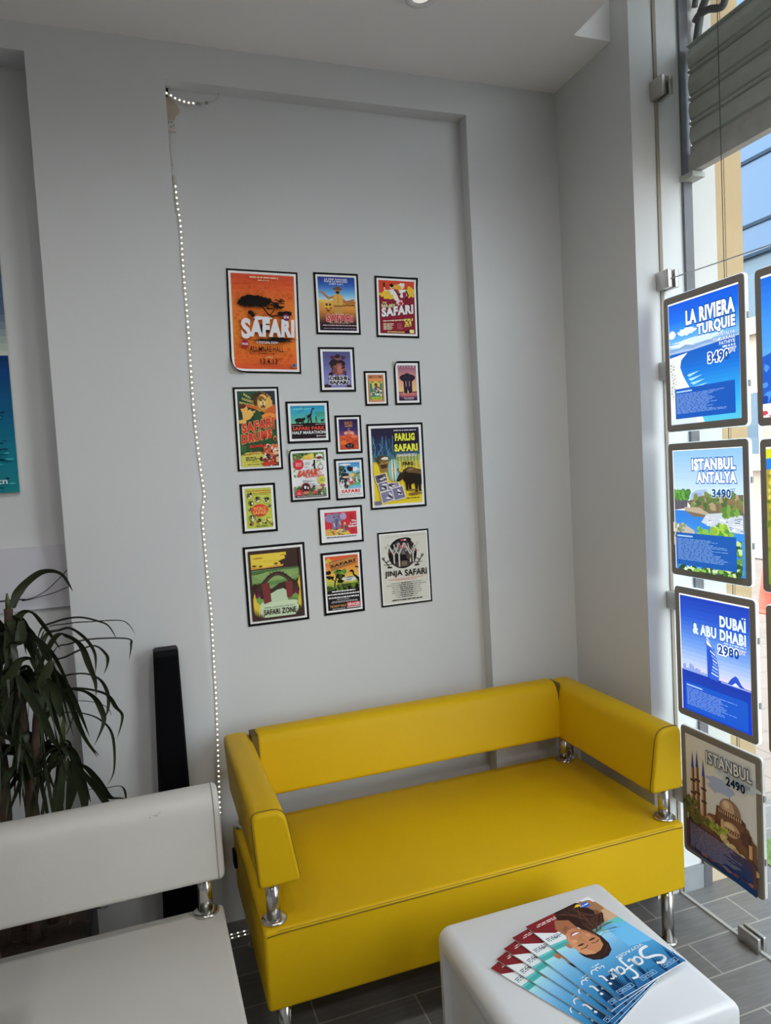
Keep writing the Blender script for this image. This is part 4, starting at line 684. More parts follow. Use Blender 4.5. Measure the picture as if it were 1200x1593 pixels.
def p_tree(a, W, H):
    sheet(a, W, H, .009, .007)
    a.vgrad(0, 0, 1, .62, [(0, '#c04c30'), (.2, '#c8642e'), (.4, '#cc8a3c'), (.6, '#c8a44c'), (.8, '#a8a848'), (1, '#6a8a3c')], 22); a.ell(.1, .08, .1, .05, '#b8a040', 16, .35); a.ell(.72, .44, .25, .045, '#c8c8c0', 22, .15); a.rect(0, .60, 1, 1, '#1e1a1c'); K = '#1c1614'
    a.poly([(.1, .10), (.9, .02), (.95, .155), (.17, .27)], '#8a5a38'); a.poly([(.12, .115), (.88, .035), (.925, .145), (.18, .25)], '#a8743e'); a.text('SAFARI', .15, .16, .90, .215, '#2a1a14', .05, skew=-.085); a.lines(.2, .225, .8, .235, 1, '#4a2c1c', .8, skew=-.08, full=1.2)
    a.line([(.24, .62), (.25, .5), (.31, .4), (.4, .36)], .035, K); a.line([(.27, .47), (.16, .41), (.06, .38)], .02, K); a.line([(.3, .42), (.3, .33), (.36, .28)], .018, K); foliage(a, .0, .29, .14, .31, 8, [K], .05, 1); foliage(a, .02, .37, .2, .40, 10, [K], .045, 2); foliage(a, .3, .36, .52, .40, 12, [K, '#3a4a24'], .05, 3); foliage(a, .28, .27, .6, .32, 16, ['#4a7a34', '#5a8a38', K], .05, 4); foliage(a, .36, .46, .5, .48, 8, [K], .04, 5)
    a.poly([(.72, .29), (.80, .27), (.84, .3), (.86, .36), (1, .43), (1, .58), (.94, .46), (.84, .39), (.8, .315), (.73, .315)], K); a.line([(.9, .22), (1, .24)], .03, K); a.ell(.7, .41, .13, .01, '#5a5c70', 14, .3); a.ell(.68, .45, .1, .008, '#5a5c70', 14, .3); a.line([(.3, .55), (.6, .53), (.95, .53)], .02, '#2c3018'); foliage(a, 0, .55, 1, .61, 30, ['#3a4a20', '#56702c', K], .06, 6)
    for i, v in enumerate((.635, .69, .75)): a.lines(.12-.05*i, v, .88+.04*i, v+.03, 1, '#cfccd0', .8, align='c', full=1.25, seed=i)
    a.lines(.3, .795, .62, .81, 1, '#a8a4a8', .7, align='c', full=1.2); a.lines(.1, .825, .92, .865, 2, '#a8a4a8', .5, align='c', full=1.2); a.text('THE RIGHT VENUE', .05, .90, .55, .945, '#b88a58', .02); a.rect(.57, .875, .98, .955, '#b83038'); a.text('GRACES', .59, .887, .96, .942, '#e6dcdc', .03); a.lines(.12, .965, .45, .98, 1, '#b8b4b8', .7, full=1.2); a.rect(.56, .96, .98, .975, '#cfc8c4')
def p_jinja(a, W, H):
    sheet(a, W, H, .0062, .004, mx=.004); a.rect(0, 0, 1, 1, '#b8b6ac'); K = '#1a1618'
    a.lines(.1, .03, .86, .045, 1, '#8a887f', .35, full=1.25); a.circ(.46, .285, .31, K); a.ell(.46, .44, .2, .05, '#3a3434', 20); foliage(a, .22, .14, .72, .3, 40, ['#3a3838', '#8a8884', '#5a5856', '#26221f'], .05, 3); T = '#a8a49c'
    for u, s in ((.27, -1), (.38, 1), (.62, -1), (.68, 1)):
        a.line([(u, .42 if abs(u-.46) > .1 else .47), (u, .3), (u+.07*s, .2), (u+.12*s, .14)], .032, T); a.line([(u, .3), (u-.08*s, .22), (u-.1*s, .15)], .022, T)
    a.rect(.36, .32, .395, .475, T); a.poly([(.43, .3), (.47, .22), (.52, .3)], '#6a6662'); a.rect(.42, .4, .54, .47, '#6a5c48'); a.ell(.58, .34, .05, .04, '#4a3c3a', 16, .2); a.ell(.52, .095, .14, .035, K, 20); a.ell(.47, .095, .05, .014, '#b04050', 14); a.rect(.5, .085, .55, .105, '#d0b0b0'); a.line([(.4, .15), (.46, .22), (.54, .15)], .025, '#b05a60')
    for s in (-1, 1): a.line([(.46+.44*s, .33), (.46+.3*s, .46)], .014, K); a.line([(.46+.36*s, .4), (.46+.27*s, .36), (.46+.24*s, .43)], .016, K); a.ring(.46+.42*s, .335, .022, .01, K, 14); a.line([(.46+.42*s, .43), (.46+.22*s, .43)], .01, K); a.line([(.46+.34*s, .47), (.46+.25*s, .475)], .03, K)
    a.line([(.1, .17), (.11, .2)], .012, K); a.line([(.12, .26), (.2, .26)], .008, '#b04050'); a.line([(.72, .26), (.8, .27)], .012, '#b04050')
    a.text('JINJA', .05, .525, .43, .625, K, .02); a.text('SAFARI', .48, .525, .96, .62, K, .02); a.line([(.13, .655), (.88, .645)], .008, '#b84848'); a.lines(.3, .665, .7, .672, 1, '#b84848', .7, align='c', full=1.2)
    for i in range(8): v = .70+.029*i; a.lines(.1, v, .9, v+.02, 1, '#7a7870', .4, align='c', full=1.15-.05*i, seed=i); a.lines(.36, v, .64, v+.02, 1, K, .6, align='c', full=1.1, seed=i+20)
    a.lines(.22, .945, .78, .965, 1, K, .7, align='c', full=1.2)
GP = 'safari posters in the wall recess'
def poster(x, z, W, H, rot, art, label, curl=None, tilt=0.):
    t = thing('safari_poster', label, 'poster', (x, YR, z-H/2), GP)
    c, s = math.cos(math.radians(rot)), math.sin(math.radians(rot)); ex, up = Vector((c, 0, s)), Vector((-s, 0, c)); o = Vector((x, YR-.0045, z))
    b = MB(); P = [(-W/2, -H/2), (W/2, -H/2), (W/2, H/2), (-W/2, H/2)]
    b.prism([(x+(ex*p[0]+up*p[1]).x, z+(ex*p[0]+up*p[1]).z) for p in P], 'y', YR-.0043, YR-.0002, BOARD); b.obj('backing_board', t)
    a = Art(W, H); art(a, W, H); a.mesh('printed_sheet', t, o, ex, up, (0, -1, 0), curl)
for args in [
    (.469, 2.140, .252, .360, -1.4, p_orange, 'largest safari poster, orange with a black acacia tree and white lettering, lower corner peeling', (-1, -1, .05, .03)),
    (.741, 2.209, .169, .222, -.4, p_man, 'poster of a bearded man in khaki with outspread arms under blue sky'),
    (.974, 2.201, .172, .226, -1.2, p_red, 'dark red poster with a yellow burst and slanted white lettering, in the top row', (1, 1, .03, .03)),
    (.726, 1.971, .137, .163, -.4, p_delhi, 'violet poster with a pile of dark animals above outlined lettering'),
    (.872, 1.900, .091, .129, -.2, p_small, 'smallest poster, orange border around a green picture with yellow circle'),
    (.999, 1.918, .107, .165, -.2, p_elephant, 'narrow sunset poster with a dark elephant seen from the front, corner peeling', (-1, 1, .028, .02)),
    (.422, 1.765, .162, .295, -.2, p_drums, 'tall poster with a yellow-maned lion and slanted red lettering'),
    (.605, 1.783, .160, .151, -.3, p_park, 'squarish teal poster with rhino, giraffe and runner silhouettes'),
    (.755, 1.733, .102, .141, -.4, p_wild, 'small purple and orange poster with heaped rock-like animals'),
    (.938, 1.607, .227, .322, -.1, p_farlig, 'large yellow poster with a dark buffalo and a turquoise shield'),
    (.597, 1.592, .148, .191, 0, p_green, 'white poster bordered by jungle leaves and red discs, top corner peeling', (-1, 1, .03, .025)),
    (.749, 1.568, .113, .153, .2, p_blue, 'poster with blue sky, crowded jungle scene and red lettering on white'),
    (.406, 1.484, .126, .175, -.1, p_world, 'olive-yellow poster with round pictures around a red oval'),
    (.705, 1.400, .170, .138, 0, p_last, 'landscape poster with a grey elephant on red and wide white margin'),
    (.451, 1.206, .224, .286, .3, p_zone, 'brown and green poster with a gateway arch over a pale road'),
    (.699, 1.185, .158, .233, .2, p_tree, 'sunset poster with a slanted wooden sign, tree and giraffe over black'),
    (.949, 1.216, .209, .285, .3, p_jinja, 'cream poster with white trees in a black circle and thin lettering')]: poster(*args)
# sea picture on the niche wall
t = thing('sea_picture', 'large unframed picture of the sea on the niche wall beside the pillar', 'picture', (-.95, 2.62, 1.59))
b = MB(); b.box(-1.56, -.36, 2.600, 2.6185, 1.59, 2.39, BOARD); b.obj('panel', t)
a = Art(1.2, .8); a.vgrad(0, 0, 1, .46, [(0, '#1f5a78'), (.3, '#2f4a68'), (.6, '#4a5a70'), (.85, '#8a9490'), (1, '#b0b4a8')], 16)
a.vgrad(0, .45, 1, 1, [(0, '#0c2a58'), (.12, '#123a6c'), (.4, '#0f4f70'), (.7, '#14687a'), (1, '#1a6c74')], 22); q = random.Random(8)
for k in range(420): v = .47+.52*q.random()**.8; a.ell(q.uniform(.5, .985), v, q.uniform(.004, .012), .0012+.004*(v-.45), ['#0a2c4a', '#2a8a94', '#0c4458', '#3a9aa0'][k % 4], 8, .3)
a.text('safarivoyages.tn', .79, .94, .974, .972, '#c8d8dc', .01)
a.mesh('print', t, (-.96, 2.5997, 1.99), (1, 0, 0), (0, 0, 1), (0, -1, 0))
# ------------------------------------------------------------------ sofas
def rounded(pts, r, n=4):
    """round the corners of a convex 2D outline"""
    out = []; N = len(pts)
    for i in range(N):
        p, a, c = Vector(pts[i]).to_2d(), Vector(pts[i-1]).to_2d(), Vector(pts[(i+1) % N]).to_2d(); rr = r[i] if isinstance(r, (list, tuple)) else r
        d1, d2 = (a-p).normalized(), (c-p).normalized(); s, e = p+d1*rr, p+d2*rr
        for k in range(n+1):
            t = k/n; out.append(tuple((1-t)**2*s+2*t*(1-t)*p+t*t*e))
    return out
def cushion(prof, axis, a0, a1, m, bev=.014):
    """upholstered bar: rounded outline, softly rounded ends, slight belly"""
    b = MB(); N = len(prof); cx = sum(p[0] for p in prof)/N; cz = sum(p[1] for p in prof)/N
    rings = []; K = 5
    for k in range(K+1): t = PI/2*k/K; rings.append((a0+bev*(1-math.sin(t)), bev*(1-math.cos(t)) if False else bev*(1-math.sin(t))*0, t))
    st = []
    for k in range(K+1): t = PI/2*k/K; st.append((a0+bev*(1-math.cos(t)), bev*(1-math.sin(t))))
    en = [(a1-(q[0]-a0), q[1]) for q in st[::-1]]
    V = []; Fc = []; R = st+en
    for pos, ins in R:
        for p in prof:
            d = Vector((p[0]-cx, p[1]-cz)); L = d.length; q = d*(1-ins/L)
            V.append((cx+q.x, pos, cz+q.y) if axis == 'y' else (pos, cx+q.x, cz+q.y))
    for i in range(len(R)-1):
        for k in range(N): Fc.append((i*N+k, i*N+(k+1) % N, (i+1)*N+(k+1) % N, (i+1)*N+k))
    b.add(V, Fc, m, True); b.add(V[:N], [list(range(N))[::-1]], m); b.add(V[-N:], [list(range(N))], m)
    return b
def seam_loop(prof, axis, pos, m, r=.0017, grow=.0012):
    N = len(prof); cx = sum(p[0] for p in prof)/N; cz = sum(p[1] for p in prof)/N; P = []
    for p in prof:
        d = Vector((p[0]-cx, p[1]-cz)); q = d*(1+grow/d.length*.3); P.append((cx+q.x, pos, cz+q.y) if axis == 'y' else (pos, cx+q.x, cz+q.y))
    b = MB(); b.tube(P, r, m, 6, True); return b
def post(t, x, y, z0, z1, name='support_post', r=.0185):
    b = MB(); b.lathe([(r, 0), (r, z1-z0)], (x, y, z0), CHR, 28); o = b.obj(name, t)
    b = MB(); b.lathe([(.031, 0), (.034, .002), (.034, .006), (.030, .009), (r, .011)], (x, y, z0+.0005), CHR, 28); b.obj('flange', o)
def leg(t, x, y, z1):
    b = MB(); b.lathe([(.0195, 0.006), (.0195, z1)], (x, y, 0), CHR, 28); o = b.obj('leg', t)
    b = MB(); b.lathe([(.026, 0), (.028, .002), (.028, .008), (.022, .012)], (x, y, 0), STEEL, 24); b.obj('foot_disc', o)
# yellow two-seater along the back wall
YX0, YX1, YF, YBK, ZB, ZT = .225, 1.571, 1.811, 2.447, .200, .420
t = thing('yellow_sofa', 'yellow leather two-seat sofa on chrome legs under the posters', 'sofa', ((YX0+YX1)/2, (YF+YBK)/2, 0))
b = MB(); b.box(YX0, YX1, YF, YBK, ZB, ZT, YEL, .011, 4); seat = b.obj('seat_base', t)
b = MB()
for dz in (.0, -.006): b.tube([(YX0+.008, YF-.0004+(.003 if dz == 0 else 0), ZT-.009+dz)]+[(YX0+.008+(YX1-YX0-.016)*k/40, YF-.0004+(.003 if dz == 0 else 0), ZT-.006+dz) for k in range(1, 40)]+[(YX1-.008, YF-.0004+(.003 if dz == 0 else 0), ZT-.009+dz)], .0014, SEAMY, 6)
for x in (YX0+.0008, YX1-.0008): b.tube([(x, YF+.012, ZT-.008), (x, YBK-.012, ZT-.008)], .001, SEAMY, 6)
b.obj('stitched_seam', seat)
pl = rounded([(.224, .532), (.333, .532), (.301, .733), (.213, .733)], [.012, .016, .034, .022])
pr = rounded([(1.453, .532), (1.571, .532), (1.571, .735), (1.484, .735)], [.016, .012, .022, .04])
for prof in (pl, pr):
    o = cushion(prof, 'y', 1.812, 2.447, YEL, .012).obj('armrest', t)
    seam_loop(prof, 'y', 1.8255, SEAMY).obj('stitched_seam', o)
pb = rounded([(2.335, .535), (2.447, .535), (2.447, .742), (2.372, .742)], [.016, .012, .022, .04])
o = cushion(pb, 'x', .318, 1.477, YEL, .012).obj('backrest', t)
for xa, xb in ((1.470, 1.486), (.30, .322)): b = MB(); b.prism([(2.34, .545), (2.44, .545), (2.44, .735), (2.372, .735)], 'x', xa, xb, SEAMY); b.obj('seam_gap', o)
for x, y in ((.2615, 1.856), (1.536, 1.862), (1.541, 2.412), (1.505, 2.39), (.2615, 2.412), (.30, 2.39)): post(t, x, y, ZT-.0005, .538)
for x, y in ((.272, 1.862), (1.536, 1.862), (1.53, 2.40), (.272, 2.40)): leg(t, x, y, ZB+.002)
b = MB(); b.box(YX0-.01, YX0+.004, 2.37, 2.42, .30, .35, BLK, .003); b.obj('joining_bracket', t)
# white sofa, cut off by the photo edge
WX0, WX1, WF, WBK = -.50, .142, 1.34, 1.995
t = thing('white_sofa', 'white leather sofa in front of the potted plant, chrome post under its backrest', 'sofa', ((WX0+WX1)/2, (WF+WBK)/2, 0))
b = MB(); b.box(WX0, WX1, WF, WBK, ZB, ZT, WLE, .011, 4); seat = b.obj('seat_base', t)
b = MB(); b.tube([(WX1-.0008, WF+.012, ZT-.008), (WX1-.0008, WBK-.012, ZT-.008)], .0011, SEAMW, 6); b.tube([(WX1-.0012, WF+.012, ZT-.015), (WX1-.0012, WBK-.012, ZT-.015)], .0011, SEAMW, 6); b.tube([(WX0+.012, WF+.0008, ZT-.008), (WX1-.012, WF+.0008, ZT-.008)], .0011, SEAMW, 6); b.obj('stitched_seam', seat)
pw = rounded([(1.902, .535), (2.022, .535), (2.012, .765), (1.928, .765)], [.016, .014, .024, .05])
o = cushion(pw, 'x', -.50, .147, WLE, .014).obj('backrest', t)
seam_loop(pw, 'x', .1305, SEAMW).obj('stitched_seam', o)
b = MB(); q = random.Random(2)
for k in range(7): x, z = -.02+q.uniform(-.012, .016), .741+q.uniform(-.004, .006); b.add([(x-.002, 1.9125, z), (x+.001, 1.9125, z-.002), (x+.002, 1.9125, z+.0015)], [[0, 1, 2]], SEAMW)
b.obj('scuff_mark', o)
pa = rounded([(-.50, .58), (-.342, .58), (-.336, .752), (-.50, .752)], [.014, .016, .045, .024])
cushion(pa, 'y', 1.36, 1.66, WLE, .045).obj('armrest', t)
for x, y in ((.095, 1.966), (-.46, 1.966), (-.445, 1.42)): post(t, x, y, ZT-.0005, .54 if y > 1.5 else .585)
for x, y in ((.09, 1.39), (.09, 1.95), (-.45, 1.39), (-.45, 1.95)): leg(t, x, y, ZB+.002)
# ------------------------------------------------------------------ coffee table: one moulded shell, open front and back
def coffee_table(x0, x1, y0, y1, h):
    b = MB(); bm = bmesh.new(); r, n = .034, 8; O = [(x0, 0), (x0, h-r)]
    for k in range(1, n+1): t = PI/2*k/n; O.append((x0+r-r*math.cos(t), h-r+r*math.sin(t)))
    for k in range(n+1): t = PI/2*k/n; O.append((x1-r+r*math.sin(t), h-r+r*math.cos(t)))
    O.append((x1, 0)); tk, tt = .058, .054
    I = [(x1-tk, 0), (x1-tk, h-tt-.012), (x1-tk-.012, h-tt), (x0+tk+.012, h-tt), (x0+tk, h-tt-.012), (x0+tk, 0)]
    P = O+I; N = len(P); A = [bm.verts.new((p[0], y0, p[1])) for p in P]; B = [bm.verts.new((p[0], y1, p[1])) for p in P]
    fa = bm.faces.new(A); fb = bm.faces.new(B[::-1])
    for k in range(N): bm.faces.new((A[k], B[k], B[(k+1) % N], A[(k+1) % N]))
    bmesh.ops.recalc_face_normals(bm, faces=bm.faces[:])
    no = len(O); ed = [e for e in bm.edges if all(v in A[:no] for v in e.verts) or all(v in B[:no] for v in e.verts)]
    ed = [e for e in ed if not all(v.co.z < .001 for v in e.verts)]
    bmesh.ops.bevel(bm, geom=ed, offset=.014, segments=3, profile=.5, affect='EDGES'); bm.normal_update()
    for xs, nx in ((x0, -1), (x1, 1)):
        f = max((f for f in bm.faces if abs(f.calc_center_median().x-xs) < .004 and f.normal.x*nx > .9), key=lambda f: f.calc_area())
        bmesh.ops.inset_region(bm, faces=[f], thickness=.022, depth=0); bmesh.ops.inset_region(bm, faces=[f], thickness=.002, depth=-.018); bm.normal_update()
    b.from_bm(bm, PLAS, True); return b
ct = tag(coffee_table(.655, 1.166, 1.183, 1.684, .40).obj('coffee_table'), 'white moulded square coffee table holding the fanned brochures', 'table')
md = ct.modifiers.new('edge_split', 'EDGE_SPLIT'); md.split_angle = math.radians(32)
# ------------------------------------------------------------------ brochures
BW, BH, BT = .219, .303, .0034
def cover():
    a = Art(BW, BH, step=3e-6); a.rect(0, 0, 1, 1, '#5a96c4')
    a.vgrad(0, 0, 1, 1, [(0, '#1f5480'), (.12, '#2c6c98'), (.3, '#4486b0'), (.5, '#74a8c8'), (.62, '#8fc0d8'), (.7, '#c4d4dc'), (1, '#ccd0d4')], 40)
    a.poly([(0, .58), (1, .64), (1, .71), (.7, .69), (0, .66)], '#5aa8a8'); a.poly([(.5, .63), (1, .645), (1, .685), (.5, .665)], '#3f9490'); a.poly([(0, .66), (.3, .675), (.2, .9), (0, .92)], '#b09070'); a.poly([(0, .3), (.3, .35), (.28, .64), (0, .58)], '#5fa2d0')
    q = random.Random(6)
    a.poly([(1, .9), (.8, .80), (.68, .80), (.5, .86), (.4, 1), (1, 1)], '#6e2024'); a.poly([(.72, .83), (.6, .86), (.5, 1), (.6, 1)], '#7f2a2c'); a.lines(.6, .93, .93, .965, 2, '#d8b8b4', .5, full=1.2)
    H = '#2c1b18'; H2 = '#442a22'
    a.poly([(.50, .40), (.44, .47), (.42, .56), (.44, .66), (.34, .66), (.20, .68), (.10, .76), (.06, .86), (.10, .95), (.22, 1), (.56, 1), (.62, .92), (.58, .82), (.52, .74), (.50, .60)], H); a.ell(.14, .88, .13, .11, '#8a6444', 26, .15); a.ell(.22, .80, .10, .08, '#6a4632', 20, .25); a.ell(.36, .86, .20, .13, H, 30, .1); a.ell(.28, .74, .12, .07, H, 22, .2)
    for k in range(12): u = .2+.035*k; a.line([(.45-.01*k, .62), (.36-.012*k+.1*math.sin(k), .76), (u, .97)], .008, [H2, '#5a3a2c'][k % 2])
    for k in range(26): u, v = .24+.12*q.random(), .56+.2*q.random(); a.line([(u+.12, v), (u+.03, v+.02*q.uniform(-1, 1)), (u-.1-.08*q.random(), v+.06*q.uniform(-1, 1))], .004, '#4a3024')
    S = '#ac7452'; a.poly([(.54, .70), (.74, .72), (.76, .83), (.66, .92), (.52, .86)], '#8f5c40'); a.poly([(.60, .74), (.72, .74), (.70, .80), (.62, .82)], '#7f5038')
    a.poly([(.46, .50), (.46, .60), (.49, .68), (.54, .735), (.60, .765), (.66, .765), (.73, .735), (.79, .67), (.815, .59), (.81, .50), (.78, .44), (.64, .415), (.50, .44)], S); a.ell(.835, .62, .028, .035, '#a06a4a', 14); a.poly([(.66, .43), (.80, .47), (.81, .58), (.78, .67), (.70, .74), (.74, .62), (.72, .52)], '#b9815e'); a.poly([(.47, .56), (.52, .68), (.58, .74), (.52, .72), (.47, .64)], '#925e42')
    a.poly([(.44, .56), (.45, .46), (.50, .40), (.60, .365), (.70, .365), (.78, .395), (.825, .46), (.83, .53), (.79, .47), (.70, .44), (.60, .445), (.51, .48), (.47, .54)], H); a.line([(.48, .46), (.58, .405), (.70, .40), (.78, .43)], .01, H2)
    for u in (.545, .715): a.poly([(u-.055, .575), (u-.02, .565), (u+.025, .567), (u+.055, .578), (u+.02, .585), (u-.02, .585)], '#3a241c'); a.line([(u-.06, .545), (u-.01, .53), (u+.055, .54)], .011, '#4a2e22')
    a.line([(.635, .565), (.65, .635), (.63, .648), (.605, .642)], .008, '#8a583e'); a.poly([(.55, .688), (.60, .68), (.65, .683), (.715, .69), (.68, .718), (.63, .727), (.58, .715)], '#96443e'); a.poly([(.565, .691), (.63, .688), (.70, .693), (.66, .708), (.61, .708)], '#e6e0da'); a.line([(.52, .655), (.535, .70)], .006, '#8f5c42'); a.line([(.745, .655), (.73, .70)], .006, '#9a6648'); a.ell(.53, .63, .03, .02, '#b8805e', 14); a.ell(.73, .635, .03, .02, '#c08a66', 14)
    a.lines(.78, .74, .97, .79, 3, '#54606c', .5, align='r', full=1.2); a.line([(.9, .77), (.84, .75), (.8, .765)], .01, '#3f4a58')
    for u in (.0, .2, .44, .66, .86):
        for k in range(7): a.poly([(u+.07, .0), (u+.02*k-.03+.05*math.sin(k), .2-.018*abs(k-3)+.03*math.sin(k*2+u*9)), (u+.10, .0)], ['#0f2e52', '#153a62', '#0b2340'][k % 3])
    for k in range(10): a.poly([(.84, .06+.015*k), (.73+.004*k, .09+.014*k), (.84, .075+.015*k)], '#0b2442'); a.poly([(.84, .06+.015*k), (.95-.004*k, .09+.014*k), (.84, .075+.015*k)], '#0b2442')
    W = '#d8e0e8'
    def brush(P, w_=.035): a.line(smooth2(P), w_, W)
    brush([(.27, .10), (.22, .085), (.15, .10), (.14, .135), (.2, .165), (.3, .185), (.31, .225), (.25, .27), (.15, .275)], .036)
    brush([(.46, .17), (.40, .165), (.36, .20), (.38, .235), (.43, .225), (.46, .175), (.455, .24), (.50, .235)], .026); brush([(.66, .09), (.60, .085), (.57, .12), (.57, .2), (.555, .28), (.52, .29)], .028); brush([(.50, .19), (.62, .18)], .02)
    brush([(.72, .17), (.66, .17), (.63, .2), (.65, .235), (.70, .22), (.725, .175), (.72, .24), (.76, .235)], .024); brush([(.78, .17), (.785, .24), (.785, .2), (.82, .17), (.845, .18)], .022); brush([(.90, .18), (.895, .23), (.92, .245)], .024); a.circ(.905, .145, .017, W)
    a.text('VOYAGES', .16, .295, .56, .325, '#c0d4e4', .012)
    brush([(.96, .29), (.93, .315), (.89, .315), (.87, .295)], .014); brush([(.87, .315), (.84, .32), (.82, .3)], .014); brush([(.8, .31), (.77, .31), (.78, .29)], .012); a.lines(.78, .335, .88, .348, 1, '#b8cce0', .7, full=1.2)
    for u in (.05, .385, .725):
        for r in ((u, .03, u+.22, .034), (u, .066, u+.22, .07), (u, .03, u+.006, .07), (u+.214, .03, u+.22, .07)): a.rect(*r, '#8fb0d0')
        a.lines(u+.03, .04, u+.19, .06, 2, '#8fb0d0', .5, full=1.2)
    a.ell(.15, .93, .06, .035, '#2a58b0', 18, .1); a.lines(.10, .92, .2, .94, 1, '#d8e0f0', .6, full=1.3); a.ell(.24, .955, .05, .015, '#d8a830', 12, .3)
    return a
def smooth2(P): return [(p.x, p.y) for p in smooth_path([(a_, b_, 0) for a_, b_ in P], 5)]
CV = cover(); BG = 'travel brochures fanned out on the coffee table'; TOPZ = .4005
LB = ['topmost travel brochure of the fan, whole cover with smiling woman visible', 'second brochure of the fan, just under the fully visible one', 'middle brochure of the fanned stack, half covered', 'fourth brochure down in the fan, showing a narrow blue strip', 'bottom brochure of the fan, lying directly on the white table']
for i, (px, py, ang) in enumerate([(.849, 1.560, -79), (.800, 1.542, -75.3), (.764, 1.520, -70), (.733, 1.500, -68), (.709, 1.484, -66)]):
    z = TOPZ+(4-i)*(BT+.0012); d = Vector((math.cos(math.radians(ang)), math.sin(math.radians(ang)), 0)); up = d; ex = Vector((d.y, -d.x, 0))
    c = Vector((px, py, z))+d*BH/2-ex*BW/2
    t = thing('travel_brochure', LB[i], 'brochure', (c.x, c.y, z), BG)
    def Q(u, v, s=1.): p = c+ex*u*BW*s+up*v*BH*s; return (p.x, p.y)
    b = MB(); b.prism([Q(-.497, -.497), Q(.497, -.497), Q(.497, .497), Q(-.497, .497)], 'z', z+.0002, z+BT-.0003, PAPER); b.obj('pages', t)
    b = MB(); b.prism([Q(-.5, -.5), Q(.5, -.5), Q(.5, .5), Q(-.5, .5)], 'z', z+BT-.0003, z+BT, mat('cover_edge', (.10, .20, .32), .4)); b.prism([Q(-.5, -.5), Q(-.49, -.5), Q(-.49, .5), Q(-.5, .5)], 'z', z, z+BT-.0003, mat('cover_edge', 0)); b.obj('cover', t)
    CV.mesh('cover_print', t, (c.x, c.y, z+BT+.00002), ex, up, (0, 0, 1))
# ------------------------------------------------------------------ tower speaker
t = thing('tower_speaker', 'slim black tower speaker standing against the white pillar', 'speaker', (.035, 2.44, 0))
b = MB()
bm = bmesh.new(); V0 = [(-.025, 2.405), (.098, 2.405), (.098, 2.485), (-.025, 2.485)]; V1 = [(.011, 2.42), (.089, 2.42), (.089, 2.485), (.011, 2.485)]
A = [bm.verts.new((x, y, .02)) for x, y in V0]; B = [bm.verts.new((x, y, 1.05)) for x, y in V1]
bm.faces.new(A[::-1]); bm.faces.new(B)
for i in range(4): bm.faces.new((A[i], A[(i+1) % 4], B[(i+1) % 4], B[i]))
bmesh.ops.bevel(bm, geom=bm.edges[:], offset=.004, segments=2, affect='EDGES'); b.from_bm(bm, BLK); b.obj('cabinet', t)
b = MB(); b.add([(-.015, 2.4034, .06), (.089, 2.4034, .06), (.083, 2.4175, 1.03), (.017, 2.4175, 1.03)], [[0, 1, 2, 3]], BLKF); b.obj('grille_cloth', t)
b = MB(); b.box(-.05, .12, 2.385, 2.5, 0, .02, BLK, .004); b.obj('base_plate', t)
# ------------------------------------------------------------------ potted dracaena
t = thing('dracaena_plant', 'tall dark-leaved dracaena in a black pot behind the white sofa', 'plant', (-.41, 2.28, 0))
LEAF = mat('dracaena_leaf', (.023, .032, .012), .42, noise=.45, nscale=7); LEAF2 = mat('dracaena_young_leaf', (.06, .085, .02), .4, noise=.3, nscale=9); BARK = mat('dracaena_bark', (.085, .05, .036), .9, noise=.5, nscale=40, bump=.5, bscale=120)
b = MB(); b.prism([(-.60, 2.08), (-.22, 2.08), (-.22, 2.46), (-.60, 2.46)], 'z', 0, .30, mat('black_pot', (.012, .012, .013), .5), .015); b.obj('pot', t)
b = MB(); b.box(-.585, -.235, 2.095, 2.445, .295, .308, mat('potting_soil', (.05, .032, .022), 1, noise=.6, nscale=30, bump=1, bscale=60)); q = random.Random(3)
for k in range(60): x, y = q.uniform(-.58, -.24), q.uniform(2.1, 2.44); a_ = q.uniform(0, 6.3); L = q.uniform(.02, .05); b.add([(x, y, .309), (x+L*math.cos(a_), y+L*math.sin(a_), .312+.01*q.random()), (x+L*.5*math.cos(a_+.6), y+L*.5*math.sin(a_+.6), .315)], [[0, 1, 2]], [mat('dead_leaf', (.14, .075, .04), .9), BARK][k % 2])
b.obj('soil', t)
for pts, r in [([(-.40, 2.30, .30), (-.364, 2.29, .57), (-.362, 2.28, .75), (-.360, 2.28, .92), (-.364, 2.28, 1.05), (-.374, 2.28, 1.16), (-.372, 2.28, 1.26)], .017), ([(-.33, 2.3, .30), (-.288, 2.28, .57), (-.287, 2.28, .67), (-.272, 2.28, .77), (-.259, 2.28, .84)], .016), ([(-.37, 2.22, .30), (-.358, 2.24, .6), (-.340, 2.25, .78), (-.318, 2.26, .93), (-.31, 2.26, 1.02)], .018), ([(-.45, 2.24, .30), (-.424, 2.26, .62), (-.419, 2.27, .83), (-.43, 2.28, .95)], .017)]:
    P = smooth_path(pts, 5); b = MB(); b.tube(P, [r*(1-.35*i/len(P))*(1+.10*((i % 3) == 0)) for i in range(len(P))], BARK, 10); b.obj('trunk', t)
